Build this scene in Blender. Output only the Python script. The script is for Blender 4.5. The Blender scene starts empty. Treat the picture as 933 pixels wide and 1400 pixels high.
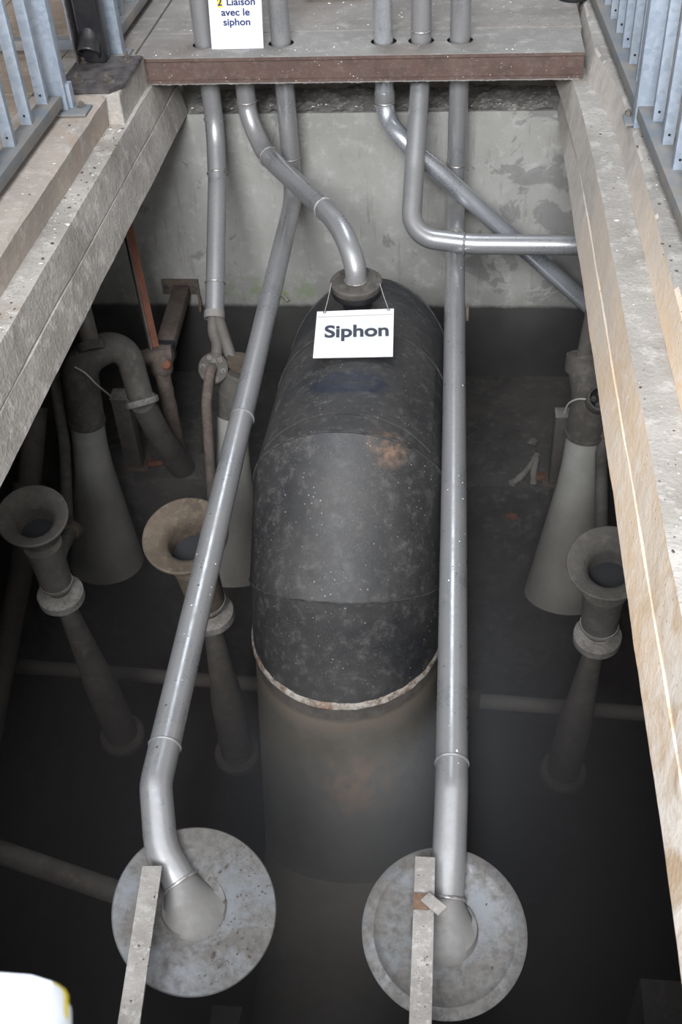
import bpy, bmesh, math, random
from mathutils import Vector, Matrix, noise
V = Vector
random.seed(7)
SC = bpy.context.scene
COL = SC.collection
PI = math.pi

# ------------------------------------------------------------------ materials
def srgb(r, g, b):
    f = lambda c: (c/255/12.92) if c/255 <= .04045 else ((c/255+.055)/1.055)**2.4
    return (f(r), f(g), f(b), 1)

class NT:
    def __init__(s, name):
        s.m = bpy.data.materials.new(name); s.m.use_nodes = True
        s.t = s.m.node_tree; s.n = s.t.nodes; s.n.clear()
        s.out = s.n.new('ShaderNodeOutputMaterial')
        s.b = s.n.new('ShaderNodeBsdfPrincipled')
        s.t.links.new(s.b.outputs[0], s.out.inputs[0])
        s.co = s.n.new('ShaderNodeNewGeometry').outputs['Position']
    def link(s, a, b): s.t.links.new(a, b)
    def mapping(s, scale):
        n = s.n.new('ShaderNodeMapping'); n.inputs['Scale'].default_value = scale
        s.link(s.co, n.inputs['Vector']); return n.outputs[0]
    def noise(s, scale, detail=4, rough=.6, vec=None, dist=0):
        n = s.n.new('ShaderNodeTexNoise'); n.inputs['Scale'].default_value = scale
        n.inputs['Detail'].default_value = detail; n.inputs['Roughness'].default_value = rough
        n.inputs['Distortion'].default_value = dist
        s.link(vec or s.co, n.inputs['Vector']); return n.outputs[0]
    def voro(s, scale, feature='F1', vec=None, out='Distance'):
        n = s.n.new('ShaderNodeTexVoronoi'); n.feature = feature
        n.inputs['Scale'].default_value = scale
        s.link(vec or s.co, n.inputs['Vector']); return n.outputs[out]
    def ramp(s, fac, a, b, lo=0, hi=1):
        n = s.n.new('ShaderNodeMapRange'); n.inputs[1].default_value = a; n.inputs[2].default_value = b
        n.inputs[3].default_value = lo; n.inputs[4].default_value = hi
        s.link(fac, n.inputs[0]); return n.outputs[0]
    def math(s, op, a, b):
        n = s.n.new('ShaderNodeMath'); n.operation = op
        for i, x in enumerate((a, b)):
            if isinstance(x, (int, float)): n.inputs[i].default_value = x
            else: s.link(x, n.inputs[i])
        return n.outputs[0]
    def mix(s, fac, a, b):
        n = s.n.new('ShaderNodeMix'); n.data_type = 'RGBA'
        if isinstance(fac, (int, float)): n.inputs[0].default_value = fac
        else: s.link(fac, n.inputs[0])
        for i, x in ((6, a), (7, b)):
            if isinstance(x, tuple): n.inputs[i].default_value = x
            else: s.link(x, n.inputs[i])
        return n.outputs[2]
    def bump(s, h, strength=.3, dist=.01):
        n = s.n.new('ShaderNodeBump'); n.inputs['Strength'].default_value = strength
        n.inputs['Distance'].default_value = dist
        s.link(h, n.inputs['Height']); s.link(n.outputs[0], s.b.inputs['Normal'])
    def set(s, **k):
        for key, v in k.items():
            i = s.b.inputs[key.replace('_', ' ')]
            if isinstance(v, (int, float, tuple)): i.default_value = v
            else: s.link(v, i)
        return s.m

def concrete(name, base, dark, light, stain=None, stain_amt=.5, scale=1.0, bump=.35, pits=True, rough=.9):
    s = NT(name)
    n1 = s.noise(2.2*scale, 6, .65); n2 = s.noise(14*scale, 5, .7); n3 = s.noise(70*scale, 3, .6)
    c = s.mix(s.ramp(n1, .35, .65), base, dark)
    c = s.mix(s.ramp(n2, .52, .72, 0, .8), c, light)
    c = s.mix(s.ramp(n3, .5, .75, 0, .5), c, dark)
    if stain:
        st = s.noise(1.6*scale, 5, .6, dist=.6)
        c = s.mix(s.ramp(st, .5, .62, 0, stain_amt), c, stain)
    if pits:
        v = s.voro(38*scale)
        pm = s.math('MULTIPLY', s.ramp(v, .10, .16, 1, 0), s.ramp(s.noise(6*scale), .5, .6))
        c = s.mix(s.math('MULTIPLY', pm, .7), c, dark)
    s.bump(s.math('ADD', n2, s.math('MULTIPLY', n3, .6)), bump, .012)
    return s.set(Base_Color=c, Roughness=rough)

def pipe_metal(name, base, dust, dust_amt, r0, r1, metal=.9, streak=None):
    s = NT(name)
    n1 = s.noise(5, 5, .65); n2 = s.noise(60, 4, .65)
    d = s.math('MULTIPLY', s.ramp(s.math('ADD', n1, s.math('MULTIPLY', n2, .35)), .45, .95), dust_amt)
    d = s.math('MINIMUM', s.math('ADD', d, dust_amt*.45), 1.0)
    c = s.mix(d, base, dust)
    v = s.voro(75)
    sp = s.math('MULTIPLY', s.ramp(v, .07, .14, 1, 0), s.ramp(s.noise(9), .55, .62))
    c = s.mix(s.math('MULTIPLY', sp, .28), c, srgb(80, 74, 68))
    s.bump(n2, .08, .004)
    return s.set(Base_Color=c, Metallic=s.math('MULTIPLY', s.math('SUBTRACT', 1.0, s.math('MULTIPLY', d, .85)), metal),
                 Roughness=s.ramp(d, 0, 1, r0, r1))

def rusty(name, a, b, c3, scale=1, rough=.85, dustc=None, dust=.0):
    s = NT(name)
    n1 = s.noise(5*scale, 6, .7); n2 = s.noise(26*scale, 5, .7); n3 = s.noise(110*scale, 3)
    c = s.mix(s.ramp(n1, .38, .62), a, b)
    c = s.mix(s.ramp(n2, .5, .68, 0, .85), c, c3)
    if dustc:
        c = s.mix(s.ramp(s.noise(3.3*scale, 6, .7), .45, .7, dust*.3, dust), c, dustc)
    s.bump(s.math('ADD', n2, n3), .4, .006)
    return s.set(Base_Color=c, Roughness=rough, Metallic=.1)

def galvanised(name):
    s = NT(name)
    v = s.voro(55, out='Color'); bw = s.n.new('ShaderNodeRGBToBW'); s.link(v, bw.inputs[0])
    n1 = s.noise(8, 5, .6)
    c = s.mix(s.ramp(bw.outputs[0], .2, .8), srgb(150, 161, 174), srgb(166, 176, 188))
    c = s.mix(s.ramp(n1, .52, .7, 0, .35), c, srgb(164, 164, 160))
    return s.set(Base_Color=c, Metallic=.35, Roughness=.48)

def plain(name, col, rough=.6, metal=0.0, var=.0, col2=None, scale=12):
    s = NT(name)
    if col2:
        c = s.mix(s.ramp(s.noise(scale, 5, .65), .38, .66), col, col2)
        s.set(Base_Color=c)
    else:
        s.set(Base_Color=col)
    return s.set(Roughness=rough, Metallic=metal)

def black_paint(name):
    s = NT(name)
    n1 = s.noise(3.2, 7, .7, dist=.4); n2 = s.noise(22, 6, .72); n3 = s.noise(90, 3, .6)
    c = s.mix(s.ramp(n1, .36, .66), srgb(38, 38, 39), srgb(60, 58, 56))
    c = s.mix(s.ramp(n2, .52, .74, 0, .6), c, srgb(98, 95, 91))
    c = s.mix(s.ramp(s.noise(2.1, 5, .6), .56, .66, 0, .8), c, srgb(24, 25, 29))
    v = s.voro(46)
    fl = s.math('MULTIPLY', s.ramp(v, .07, .13, 1, 0), s.ramp(s.noise(5, 3), .47, .56))
    c = s.mix(s.math('MULTIPLY', fl, .75), c, srgb(158, 156, 150))
    v2 = s.voro(130)
    fl2 = s.math('MULTIPLY', s.ramp(v2, .10, .2, 1, 0), s.ramp(s.noise(7, 3), .45, .6))
    c = s.mix(s.math('MULTIPLY', fl2, .5), c, srgb(135, 132, 127))
    # long scratches
    w = s.voro(6, vec=s.mapping((5.5, 1.0, 1.0)))
    sc = s.math('MULTIPLY', s.ramp(w, .015, .05, 1, 0), s.ramp(n2, .5, .6))
    c = s.mix(s.math('MULTIPLY', sc, .7), c, srgb(150, 148, 143))
    # rust bloom at the welded seam
    rb = s.n.new('ShaderNodeVectorMath'); rb.operation = 'DISTANCE'
    s.link(s.co, rb.inputs[0]); rb.inputs[1].default_value = (-.19, 2.76, .80)
    rm = s.math('MULTIPLY', s.ramp(rb.outputs['Value'], .01, .10, 1, 0), s.ramp(n2, .42, .62))
    c = s.mix(s.math('MULTIPLY', rm, .8), c, srgb(142, 108, 82))
    # bluish reflection on the crown, painted in as a smoother blue-black patch
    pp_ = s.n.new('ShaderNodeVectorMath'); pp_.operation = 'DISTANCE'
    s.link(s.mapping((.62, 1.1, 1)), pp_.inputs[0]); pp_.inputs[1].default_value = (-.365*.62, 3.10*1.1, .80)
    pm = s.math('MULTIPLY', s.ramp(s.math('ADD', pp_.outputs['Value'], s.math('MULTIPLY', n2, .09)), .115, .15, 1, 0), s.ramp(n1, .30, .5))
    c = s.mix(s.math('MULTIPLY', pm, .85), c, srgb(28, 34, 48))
    s.bump(s.math('ADD', n2, n3), .18, .004)
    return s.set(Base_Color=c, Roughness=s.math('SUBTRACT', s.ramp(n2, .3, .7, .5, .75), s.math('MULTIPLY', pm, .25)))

def rim_mat(name):
    s = NT(name)
    n1 = s.noise(9, 5, .7); n2 = s.noise(38, 5, .7)
    c = s.mix(s.ramp(n2, .42, .6), srgb(158, 152, 144), srgb(112, 98, 84))
    c = s.mix(s.ramp(n1, .55, .66, 0, .8), c, srgb(124, 84, 58))
    c = s.mix(s.ramp(n2, .60, .72), c, srgb(84, 52, 34))
    s.bump(n2, .5, .006)
    return s.set(Base_Color=c, Roughness=.85)

M = {}
M['conc'] = concrete('concrete_kerb', srgb(172, 167, 160), srgb(136, 131, 124), srgb(196, 192, 186), bump=.5)
M['conc_left'] = concrete('concrete_kerb_weathered', srgb(180, 174, 166), srgb(134, 128, 121), srgb(204, 199, 192),
                          stain=srgb(158, 146, 132), stain_amt=.4, bump=.5)
M['curb_tan'] = concrete('concrete_curb_tan', srgb(176, 163, 150), srgb(156, 147, 138), srgb(194, 186, 176), stain=srgb(164, 136, 112), stain_amt=.45)
def ochre_concrete(name):
    s = NT(name)
    n1 = s.noise(2.0, 6, .65, vec=s.mapping((2.2, .8, 2.2))); n2 = s.noise(16, 5, .7); n3 = s.noise(70, 3)
    sep = s.n.new('ShaderNodeSeparateXYZ'); s.link(s.co, sep.inputs[0])
    # ochre shuttering stain that fades out towards the far end of the slab
    st = s.ramp(s.math('ADD', sep.outputs[1], s.math('MULTIPLY', n1, -1.6)), 1.5, 3.0, 1, 0)
    c = s.mix(s.ramp(n2, .4, .65), srgb(188, 180, 171), srgb(170, 162, 154))
    o = s.mix(s.ramp(n1, .38, .62), srgb(228, 208, 184), srgb(218, 190, 158))
    o = s.mix(s.ramp(n2, .5, .7, 0, .7), o, srgb(236, 226, 214))
    near = s.ramp(s.math('ADD', sep.outputs[1], s.math('MULTIPLY', n1, 1.2)), 1.9, 2.7, .75, 0)
    o = s.mix(near, o, s.mix(s.ramp(s.noise(5, 6, .7, dist=.8), .45, .6), srgb(214, 208, 200), srgb(168, 142, 112)))
    c = s.mix(st, c, o)
    v = s.voro(34); pm = s.math('MULTIPLY', s.ramp(v, .08, .15, 1, 0), s.ramp(s.noise(6), .48, .58))
    c = s.mix(s.math('MULTIPLY', pm, .6), c, srgb(120, 98, 76))
    s.bump(s.math('ADD', n2, s.math('MULTIPLY', n3, .5)), .35, .01)
    return s.set(Base_Color=c, Roughness=.9)
M['conc_tan'] = ochre_concrete('concrete_face_ochre')
def wall_concrete(name):
    s = NT(name)
    n1 = s.noise(2.4, 6, .65); n2 = s.noise(13, 5, .7); n3 = s.noise(70, 3)
    c = s.mix(s.ramp(n1, .35, .65), srgb(164, 162, 156), srgb(146, 144, 138))
    c = s.mix(s.ramp(n2, .52, .72, 0, .8), c, srgb(180, 178, 173))
    sep = s.n.new('ShaderNodeSeparateXYZ'); s.link(s.co, sep.inputs[0]); X, Z = sep.outputs[0], sep.outputs[2]
    damp = s.noise(4.2, 6, .62, dist=.9)
    reg = s.ramp(s.math('ADD', X, s.math('MULTIPLY', n1, .5)), .15, .75, 0, .17)          # damp patches gather on the right
    c = s.mix(s.ramp(s.math('ADD', damp, reg), .64, .67, 0, .55), c, srgb(104, 103, 102))
    streak = s.noise(9, 5, .7, vec=s.mapping((2.6, 1, .35)))
    c = s.mix(s.ramp(streak, .58, .72, 0, .5), c, srgb(118, 106, 102))
    low = s.ramp(s.math('ADD', Z, s.math('MULTIPLY', n2, .25)), .08, .32, .6, 0)            # tide band above the water
    c = s.mix(low, c, srgb(112, 110, 104))
    below_tide = s.ramp(s.math('ADD', Z, s.math('MULTIPLY', s.math('SUBTRACT', n2, .5), .03)), -.012, .012, 1, 0)   # near-black tone below the tide line
    c = s.mix(below_tide, c, s.mix(s.ramp(n1, .4, .6), srgb(44, 43, 42), srgb(58, 57, 55)))
    d = s.n.new('ShaderNodeVectorMath'); d.operation = 'DISTANCE'
    mp = s.mapping((.55, 1, 1.6)); s.link(mp, d.inputs[0]); d.inputs[1].default_value = (-.53, 4.94, .15)
    gm = s.math('MULTIPLY', s.ramp(d.outputs['Value'], .06, .16, 1, 0), s.ramp(s.noise(11, 4), .42, .60))
    c = s.mix(s.math('MULTIPLY', gm, .75), c, srgb(112, 138, 66))
    v = s.voro(30); pm = s.math('MULTIPLY', s.ramp(v, .06, .12, 1, 0), s.ramp(s.noise(5), .52, .6))
    c = s.mix(s.math('MULTIPLY', pm, .6), c, srgb(96, 94, 92))
    s.bump(s.math('ADD', n2, s.math('MULTIPLY', n3, .5)), .25, .01)
    return s.set(Base_Color=c, Roughness=.85)
M['conc_wall'] = wall_concrete('concrete_pit_wall')
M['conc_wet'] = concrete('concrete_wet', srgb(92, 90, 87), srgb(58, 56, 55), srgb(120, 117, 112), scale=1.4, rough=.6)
M['conc_deck'] = concrete('concrete_deck', srgb(148, 142, 136), srgb(122, 116, 110), srgb(168, 163, 157), pits=False, stain=srgb(126, 115, 105), stain_amt=.4)
M['conc_lintel'] = concrete('concrete_lintel', srgb(148, 144, 139), srgb(122, 118, 113), srgb(170, 166, 161), stain=srgb(120, 104, 95), stain_amt=.35)
M['paver'] = concrete('paver_tan', srgb(160, 142, 125), srgb(134, 120, 106), srgb(180, 166, 150), pits=False)
M['rubble'] = concrete('rough_mortar', srgb(160, 155, 148), srgb(116, 112, 107), srgb(222, 220, 215), scale=3, bump=1)
M['steel'] = pipe_metal('steel_pipe_dusty', (.46, .47, .49, 1), srgb(126, 121, 115), .55, .13, .5)
M['steel_bright'] = pipe_metal('steel_pipe_clean', (.60, .62, .66, 1), srgb(160, 159, 157), .3, .2, .5)
M['tarnish'] = pipe_metal('steel_tarnished', (.22, .21, .20, 1), srgb(92, 86, 79), .95, .35, .7, .6)
M['hub'] = pipe_metal('disc_hub_steel', (.20, .20, .20, 1), srgb(98, 95, 91), .85, .35, .7, .6)
M['steel_dull'] = pipe_metal('steel_pipe_dull', (.36, .36, .36, 1), srgb(120, 115, 108), .95, .4, .8, .6)
def disc_material(name):
    s = NT(name)
    n1 = s.noise(7, 6, .68, dist=.4); n2 = s.noise(45, 5, .7)
    d = s.ramp(s.math('ADD', n1, s.math('MULTIPLY', n2, .25)), .44, .66)
    c = s.mix(d, (.155, .162, .172, 1), s.mix(s.ramp(n2, .4, .62), srgb(92, 89, 85), srgb(76, 73, 70)))
    v = s.voro(60); sp = s.math('MULTIPLY', s.ramp(v, .06, .14, 1, 0), s.ramp(s.noise(11), .54, .62))
    c = s.mix(s.math('MULTIPLY', sp, .6), c, srgb(62, 56, 50))
    s.bump(n2, .15, .003)
    return s.set(Base_Color=c, Metallic=s.ramp(d, 0, 1, .65, .05), Roughness=s.ramp(d, 0, 1, .34, .75))
M['disc'] = disc_material('steel_disc_dusty')
M['weld'] = plain('weld_bead', srgb(176, 174, 172), .45, .6, col2=srgb(120, 112, 104), scale=60)
M['galv'] = galvanised('galvanised_steel')
M['rail_dusty'] = plain('galvanised_dusty', srgb(118, 124, 130), .65, .2, col2=srgb(142, 134, 124), scale=9)
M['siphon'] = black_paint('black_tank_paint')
def leg_material(name):
    s = NT(name)
    n1 = s.noise(3.5, 6, .7); n2 = s.noise(20, 5, .7)
    c = s.mix(s.ramp(n1, .38, .62), srgb(86, 82, 75), srgb(74, 69, 62))
    c = s.mix(s.ramp(n2, .5, .7, 0, .5), c, srgb(92, 86, 77))
    sep = s.n.new('ShaderNodeSeparateXYZ'); s.link(s.co, sep.inputs[0])
    z = s.math('ADD', sep.outputs[2], s.math('MULTIPLY', s.math('SUBTRACT', n2, .5), .03))
    c = s.mix(s.ramp(z, -.075, -.012, 0, .85), c, srgb(96, 86, 75))       # tide mark
    c = s.mix(s.ramp(z, -.010, .004, 0, 1), c, s.mix(s.ramp(n2, .4, .6), srgb(62, 58, 54), srgb(78, 72, 66)))
    bl = s.n.new('ShaderNodeVectorMath'); bl.operation = 'DISTANCE'; s.link(s.co, bl.inputs[0]); bl.inputs[1].default_value = (-.30, 2.16, -.28)
    c = s.mix(s.math('MULTIPLY', s.ramp(bl.outputs['Value'], .05, .16, .5, 0), s.ramp(n2, .42, .55)), c, srgb(120, 92, 66))
    s.bump(n2, .3, .004)
    return s.set(Base_Color=c, Roughness=.75)
M['siphon_leg'] = leg_material('submerged_steel')
M['rim'] = rim_mat('rusty_rim')
M['seam'] = plain('seam_grey', srgb(64, 62, 60), .8, 0, col2=srgb(26, 26, 26), scale=24)
M['red_iron'] = rusty('red_oxide_channel', srgb(96, 72, 64), srgb(78, 61, 56), srgb(112, 94, 86), 1.6, dustc=srgb(116, 102, 94), dust=.5)
M['orange_iron'] = rusty('orange_rust', srgb(128, 80, 60), srgb(100, 64, 50), srgb(116, 84, 68), 1.4)
M['rust_brown'] = rusty('rust_brown', srgb(112, 84, 66), srgb(96, 76, 62), srgb(124, 108, 94), 4)
M['brown_iron'] = rusty('brown_iron', srgb(102, 92, 84), srgb(80, 70, 64), srgb(116, 100, 88), 1.4)
M['cast'] = rusty('grey_cast_iron', srgb(86, 82, 77), srgb(70, 66, 61), srgb(97, 91, 84), 1.0)
M['cast_tan'] = rusty('tan_cast_iron', srgb(90, 79, 66), srgb(70, 60, 50), srgb(104, 92, 78), 1.2)
M['cone'] = plain('cone_grey_paint', srgb(140, 138, 132), .75, 0, col2=srgb(120, 118, 112), scale=5)
M['lime'] = rusty('limescale', srgb(132, 128, 122), srgb(104, 99, 93), srgb(84, 79, 74), 3)
M['bar'] = concrete('flat_bar_dusty', srgb(150, 146, 140), srgb(118, 113, 108), srgb(176, 173, 168), scale=3.5, bump=.3)
M['black_steel'] = plain('black_column_paint', srgb(34, 34, 38), .32, .1, col2=srgb(52, 50, 50), scale=14)
M['black_dusty'] = plain('base_plate_dusty', srgb(92, 86, 84), .7, .1, col2=srgb(58, 54, 54), scale=22)
M['dark'] = plain('dark_rubber_and_shade', srgb(30, 30, 32), .7)
M['bolt'] = plain('bolt_steel', srgb(120, 114, 108), .6, .5, col2=srgb(84, 78, 72), scale=40)
M['paper'] = plain('laminated_paper', srgb(226, 229, 236), .4)
M['plate_white'] = plain('white_plate', srgb(206, 206, 208), .42, 0, col2=srgb(192, 191, 190), scale=9)
M['ink'] = plain('black_ink', srgb(44, 48, 58), .6)
M['navy'] = plain('navy_ink', srgb(30, 36, 92), .6)
M['yellow'] = plain('yellow_highlight', srgb(226, 210, 60), .6)
M['panel_white'] = plain('glossy_white_panel', srgb(236, 242, 250), .25)
M['panel_yellow'] = plain('yellow_trim', srgb(214, 196, 40), .4)
M['wire'] = plain('pale_wire', srgb(176, 172, 166), .6, .2)
M['moss'] = plain('moss', srgb(112, 142, 60), .9, 0, col2=srgb(86, 110, 52), scale=40)
M['flake'] = plain('pale_flake', srgb(222, 220, 214), .8)
M['crumb'] = plain('dark_crumb', srgb(72, 64, 56), .95)
M['hole'] = plain('dark_hole', srgb(16, 16, 18), .9)

def water_material():
    m = bpy.data.materials.new('pit_water'); m.use_nodes = True
    t = m.node_tree; n = t.nodes; n.clear()
    out = n.new('ShaderNodeOutputMaterial')
    tr = n.new('ShaderNodeBsdfTransparent'); gl = n.new('ShaderNodeBsdfGlossy')
    gl.inputs['Roughness'].default_value = .32
    fr = n.new('ShaderNodeFresnel'); fr.inputs['IOR'].default_value = 1.33
    mx = n.new('ShaderNodeMixShader')
    t.links.new(fr.outputs[0], mx.inputs[0]); t.links.new(tr.outputs[0], mx.inputs[1]); t.links.new(gl.outputs[0], mx.inputs[2])
    geo = n.new('ShaderNodeNewGeometry')
    mx2 = n.new('ShaderNodeMixShader')           # no mirror on faces met from inside the water
    t.links.new(geo.outputs['Backfacing'], mx2.inputs[0]); t.links.new(mx.outputs[0], mx2.inputs[1])
    tr2 = n.new('ShaderNodeBsdfTransparent'); t.links.new(tr2.outputs[0], mx2.inputs[2])
    t.links.new(mx2.outputs[0], out.inputs['Surface'])
    ab = n.new('ShaderNodeVolumeAbsorption'); ab.inputs['Color'].default_value = (.50, .46, .42, 1)
    ab.inputs['Density'].default_value = WATER_DENSITY
    sc_ = n.new('ShaderNodeVolumeScatter'); sc_.inputs['Color'].default_value = (.9, .82, .85, 1); sc_.inputs['Density'].default_value = .05
    ad = n.new('ShaderNodeAddShader'); t.links.new(ab.outputs[0], ad.inputs[0]); t.links.new(sc_.outputs[0], ad.inputs[1])
    t.links.new(ad.outputs[0], out.inputs['Volume'])
    return m
WATER_DENSITY = .82
WORLD, KEY, EXPO = 1.9, 850, 0.30
M['water'] = water_material()

# ------------------------------------------------------------------ helpers
def bm_new(): return bmesh.new()

def finish(bm, smooth=True, angle=38):
    bmesh.ops.recalc_face_normals(bm, faces=bm.faces)
    for f in bm.faces: f.smooth = smooth
    if smooth:
        a = math.radians(angle)
        for e in bm.edges:
            if len(e.link_faces) == 2 and e.calc_face_angle(0) > a: e.smooth = False

def mk(name, bm, mat, parent=None, origin=None, smooth=True):
    """link a bmesh (world coordinates) as ONE mesh object; children are kept relative to their parent's origin"""
    finish(bm, smooth)
    if parent is None:
        if origin is None:
            zs = [v.co for v in bm.verts]
            origin = V((sum(c.x for c in zs)/len(zs), sum(c.y for c in zs)/len(zs), min(c.z for c in zs)))
        o0 = V(origin)
    else:
        o0 = world_origin(parent)
    for v in bm.verts: v.co -= o0
    me = bpy.data.meshes.new(name); bm.to_mesh(me); bm.free()
    me.materials.append(mat)
    o = bpy.data.objects.new(name, me); COL.objects.link(o)
    if parent is None: o.location = o0
    else: o.parent = parent
    return o

def world_origin(o):
    p = V((0, 0, 0))
    while o is not None:
        p += o.location; o = o.parent
    return p

def tag(o, label=None, cat=None, group=None, kind=None):
    if label: o['label'] = label
    if cat: o['category'] = cat
    if group: o['group'] = group
    if kind: o['kind'] = kind
    return o

def thing(name, loc, label, cat, group=None):
    o = bpy.data.objects.new(name, None); COL.objects.link(o); o.location = loc
    o.empty_display_size = .05
    return tag(o, label, cat, group)

def struct(name, bm, mat, smooth=True):
    if name.startswith('floor_') or name.startswith('trim_'): smooth = False
    o = mk(name, bm, mat, smooth=smooth); o['kind'] = 'structure'; return o

def frame_from(d):
    d = V(d).normalized()
    u = d.orthogonal().normalized()
    return u, d.cross(u)

def fillet(pts, rad=.1, n=8):
    """round the inner corners of a polyline"""
    pts = [V(p) for p in pts]; out = [pts[0]]
    for i in range(1, len(pts)-1):
        a, p, b = pts[i-1], pts[i], pts[i+1]
        d1 = (a-p); d2 = (b-p); l1, l2 = d1.length, d2.length
        d1.normalize(); d2.normalize()
        ang = d1.angle(d2)
        if ang > PI-.02: out.append(p); continue
        r = rad[i] if isinstance(rad, dict) and i in rad else (rad if not isinstance(rad, dict) else .08)
        t = min(r/math.tan(ang/2), l1*.49, l2*.49)
        p1 = p+d1*t; p2 = p+d2*t
        rr = t*math.tan(ang/2)
        bis = (d1+d2).normalized(); c = p+bis*(rr/math.sin(ang/2))
        v1 = p1-c; v2 = p2-c; tot = v1.angle(v2); ax = v1.cross(v2).normalized()
        for k in range(n+1):
            out.append(c+Matrix.Rotation(tot*k/n, 3, ax) @ v1)
    out.append(pts[-1])
    return out

def smoothpath(pts, n=8):
    """Catmull-Rom through points"""
    P = [V(p) for p in pts]; P = [P[0]*2-P[1]]+P+[P[-1]*2-P[-2]]
    out = []
    for i in range(1, len(P)-2):
        for k in range(n):
            t = k/n; a, b, c, d = P[i-1], P[i], P[i+1], P[i+2]
            out.append(.5*((2*b)+(c-a)*t+(2*a-5*b+4*c-d)*t*t+(3*b-a-3*c+d)*t**3))
    out.append(P[-2])
    return out

def tube(bm, pts, r, seg=28, cap=True, inner=None):
    pts = [V(p) for p in pts]
    n = len(pts); rs = r if isinstance(r, (list, tuple)) else [r]*n
    tang = []
    for i in range(n):
        a = pts[max(0, i-1)]; b = pts[min(n-1, i+1)]
        tang.append((b-a).normalized())
    u = tang[0].orthogonal().normalized(); rings = []
    for i in range(n):
        if i:
            q = tang[i-1].rotation_difference(tang[i]); u = (q @ u).normalized()
        w = tang[i].cross(u)
        rings.append([bm.verts.new(pts[i]+(u*math.cos(2*PI*k/seg)+w*math.sin(2*PI*k/seg))*rs[i]) for k in range(seg)])
    for i in range(n-1):
        for k in range(seg):
            bm.faces.new((rings[i][k], rings[i][(k+1) % seg], rings[i+1][(k+1) % seg], rings[i+1][k]))
    if cap:
        bm.faces.new(rings[0][::-1]); bm.faces.new(rings[-1])
    return bm

def lathe(bm, prof, origin, axis=(0, 0, 1), seg=48, closed=True):
    """profile of (radius, height) around axis; closed joins last to first"""
    o = V(origin); d = V(axis).normalized(); u, w = frame_from(d)
    rings = []
    for (r, h) in prof:
        if r < 1e-5: rings.append([bm.verts.new(o+d*h)])
        else: rings.append([bm.verts.new(o+d*h+(u*math.cos(2*PI*k/seg)+w*math.sin(2*PI*k/seg))*r) for k in range(seg)])
    m = len(rings)
    for i in range(m if closed else m-1):
        a, b = rings[i], rings[(i+1) % m]
        if len(a) == 1 and len(b) == 1: continue
        for k in range(seg):
            k2 = (k+1) % seg
            if len(a) == 1: bm.faces.new((a[0], b[k2], b[k]))
            elif len(b) == 1: bm.faces.new((a[k], a[k2], b[0]))
            else: bm.faces.new((a[k], a[k2], b[k2], b[k]))
    return bm

def torus(bm, c, axis, R, r, seg=40, s2=8):
    prof = [(R+r*math.cos(2*PI*k/s2), r*math.sin(2*PI*k/s2)) for k in range(s2)]
    return lathe(bm, prof, c, axis, seg, True)

def box(bm, c, size, rot=None, bevel=0.0):
    t = bmesh.new()
    bmesh.ops.create_cube(t, size=1)
    for v in t.verts: v.co = V((v.co.x*size[0], v.co.y*size[1], v.co.z*size[2]))
    if bevel: bmesh.ops.bevel(t, geom=list(t.edges), offset=bevel, segments=2, affect='EDGES', profile=.6)
    R = rot if rot is not None else Matrix.Identity(3)
    idx = {}
    for v in t.verts: idx[v.index] = bm.verts.new(R @ v.co+V(c))
    for f in t.faces: bm.faces.new([idx[v.index] for v in f.verts])
    t.free(); return bm

def align(d, up=(0, 0, 1)):
    """matrix whose Y axis is d, Z axis near up"""
    y = V(d).normalized(); x = y.cross(V(up)).normalized(); z = x.cross(y)
    return Matrix((x, y, z)).transposed()

def bar_between(bm, a, b, w, h, up=(0, 0, 1), bevel=.002):
    a, b = V(a), V(b)
    return box(bm, (a+b)/2, (w, (b-a).length, h), align(b-a, up), bevel)

def hexbolt(bm, c, axis, r=.011, h=.010):
    return lathe(bm, [(0, 0), (r*1.5, 0), (r*1.5, .002), (r, .0025), (r, h), (r*.55, h), (r*.5, h+.007), (0, h+.007)], c, axis, 6, False)

def extrude_profile(bm, prof, y0, y1, n, jit=0.0, fy=None, seed=0):
    """profile points (x, z), closed, extruded along Y, with small irregularities along the length"""
    rows = []
    for i in range(n+1):
        y = y0+(y1-y0)*i/n
        row = []
        for j, (x, z) in enumerate(prof):
            dx = dz = 0
            if jit:
                q = V((j*7.37+seed+.31, y*3.3+j*.77+.13, .4))
                dx = noise.fractal(q, 1.0, 2.1, 6)*jit; dz = noise.fractal(q+V((11.3, 5.7, 3.1)), 1.0, 2.1, 6)*jit
            sx = fy(j, y) if fy else 0
            row.append(bm.verts.new((x+dx+sx, y, z+dz)))
        rows.append(row)
    m = len(prof)
    for i in range(n):
        for j in range(m):
            bm.faces.new((rows[i][j], rows[i][(j+1) % m], rows[i+1][(j+1) % m], rows[i+1][j]))
    bm.faces.new(rows[0][::-1]); bm.faces.new(rows[-1])
    return bm

def text_mesh(body, size, c, xdir, ydir, extrude=.0004, offset=0.0, align_x='CENTER', sx=1.0):
    cu = bpy.data.curves.new('lettering', 'FONT'); cu.body = body; cu.size = size
    cu.extrude = extrude; cu.offset = offset; cu.align_x = align_x; cu.align_y = 'CENTER'
    o = bpy.data.objects.new('lettering', cu); COL.objects.link(o)
    dg = bpy.context.evaluated_depsgraph_get()
    me = bpy.data.meshes.new_from_object(o.evaluated_get(dg))
    bm = bmesh.new(); bm.from_mesh(me)
    bpy.data.objects.remove(o); bpy.data.curves.remove(cu); bpy.data.meshes.remove(me)
    x = V(xdir).normalized(); y = V(ydir).normalized(); z = x.cross(y)
    for v in bm.verts: v.co = V(c)+x*v.co.x*sx+y*v.co.y+z*v.co.z
    return bm

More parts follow.
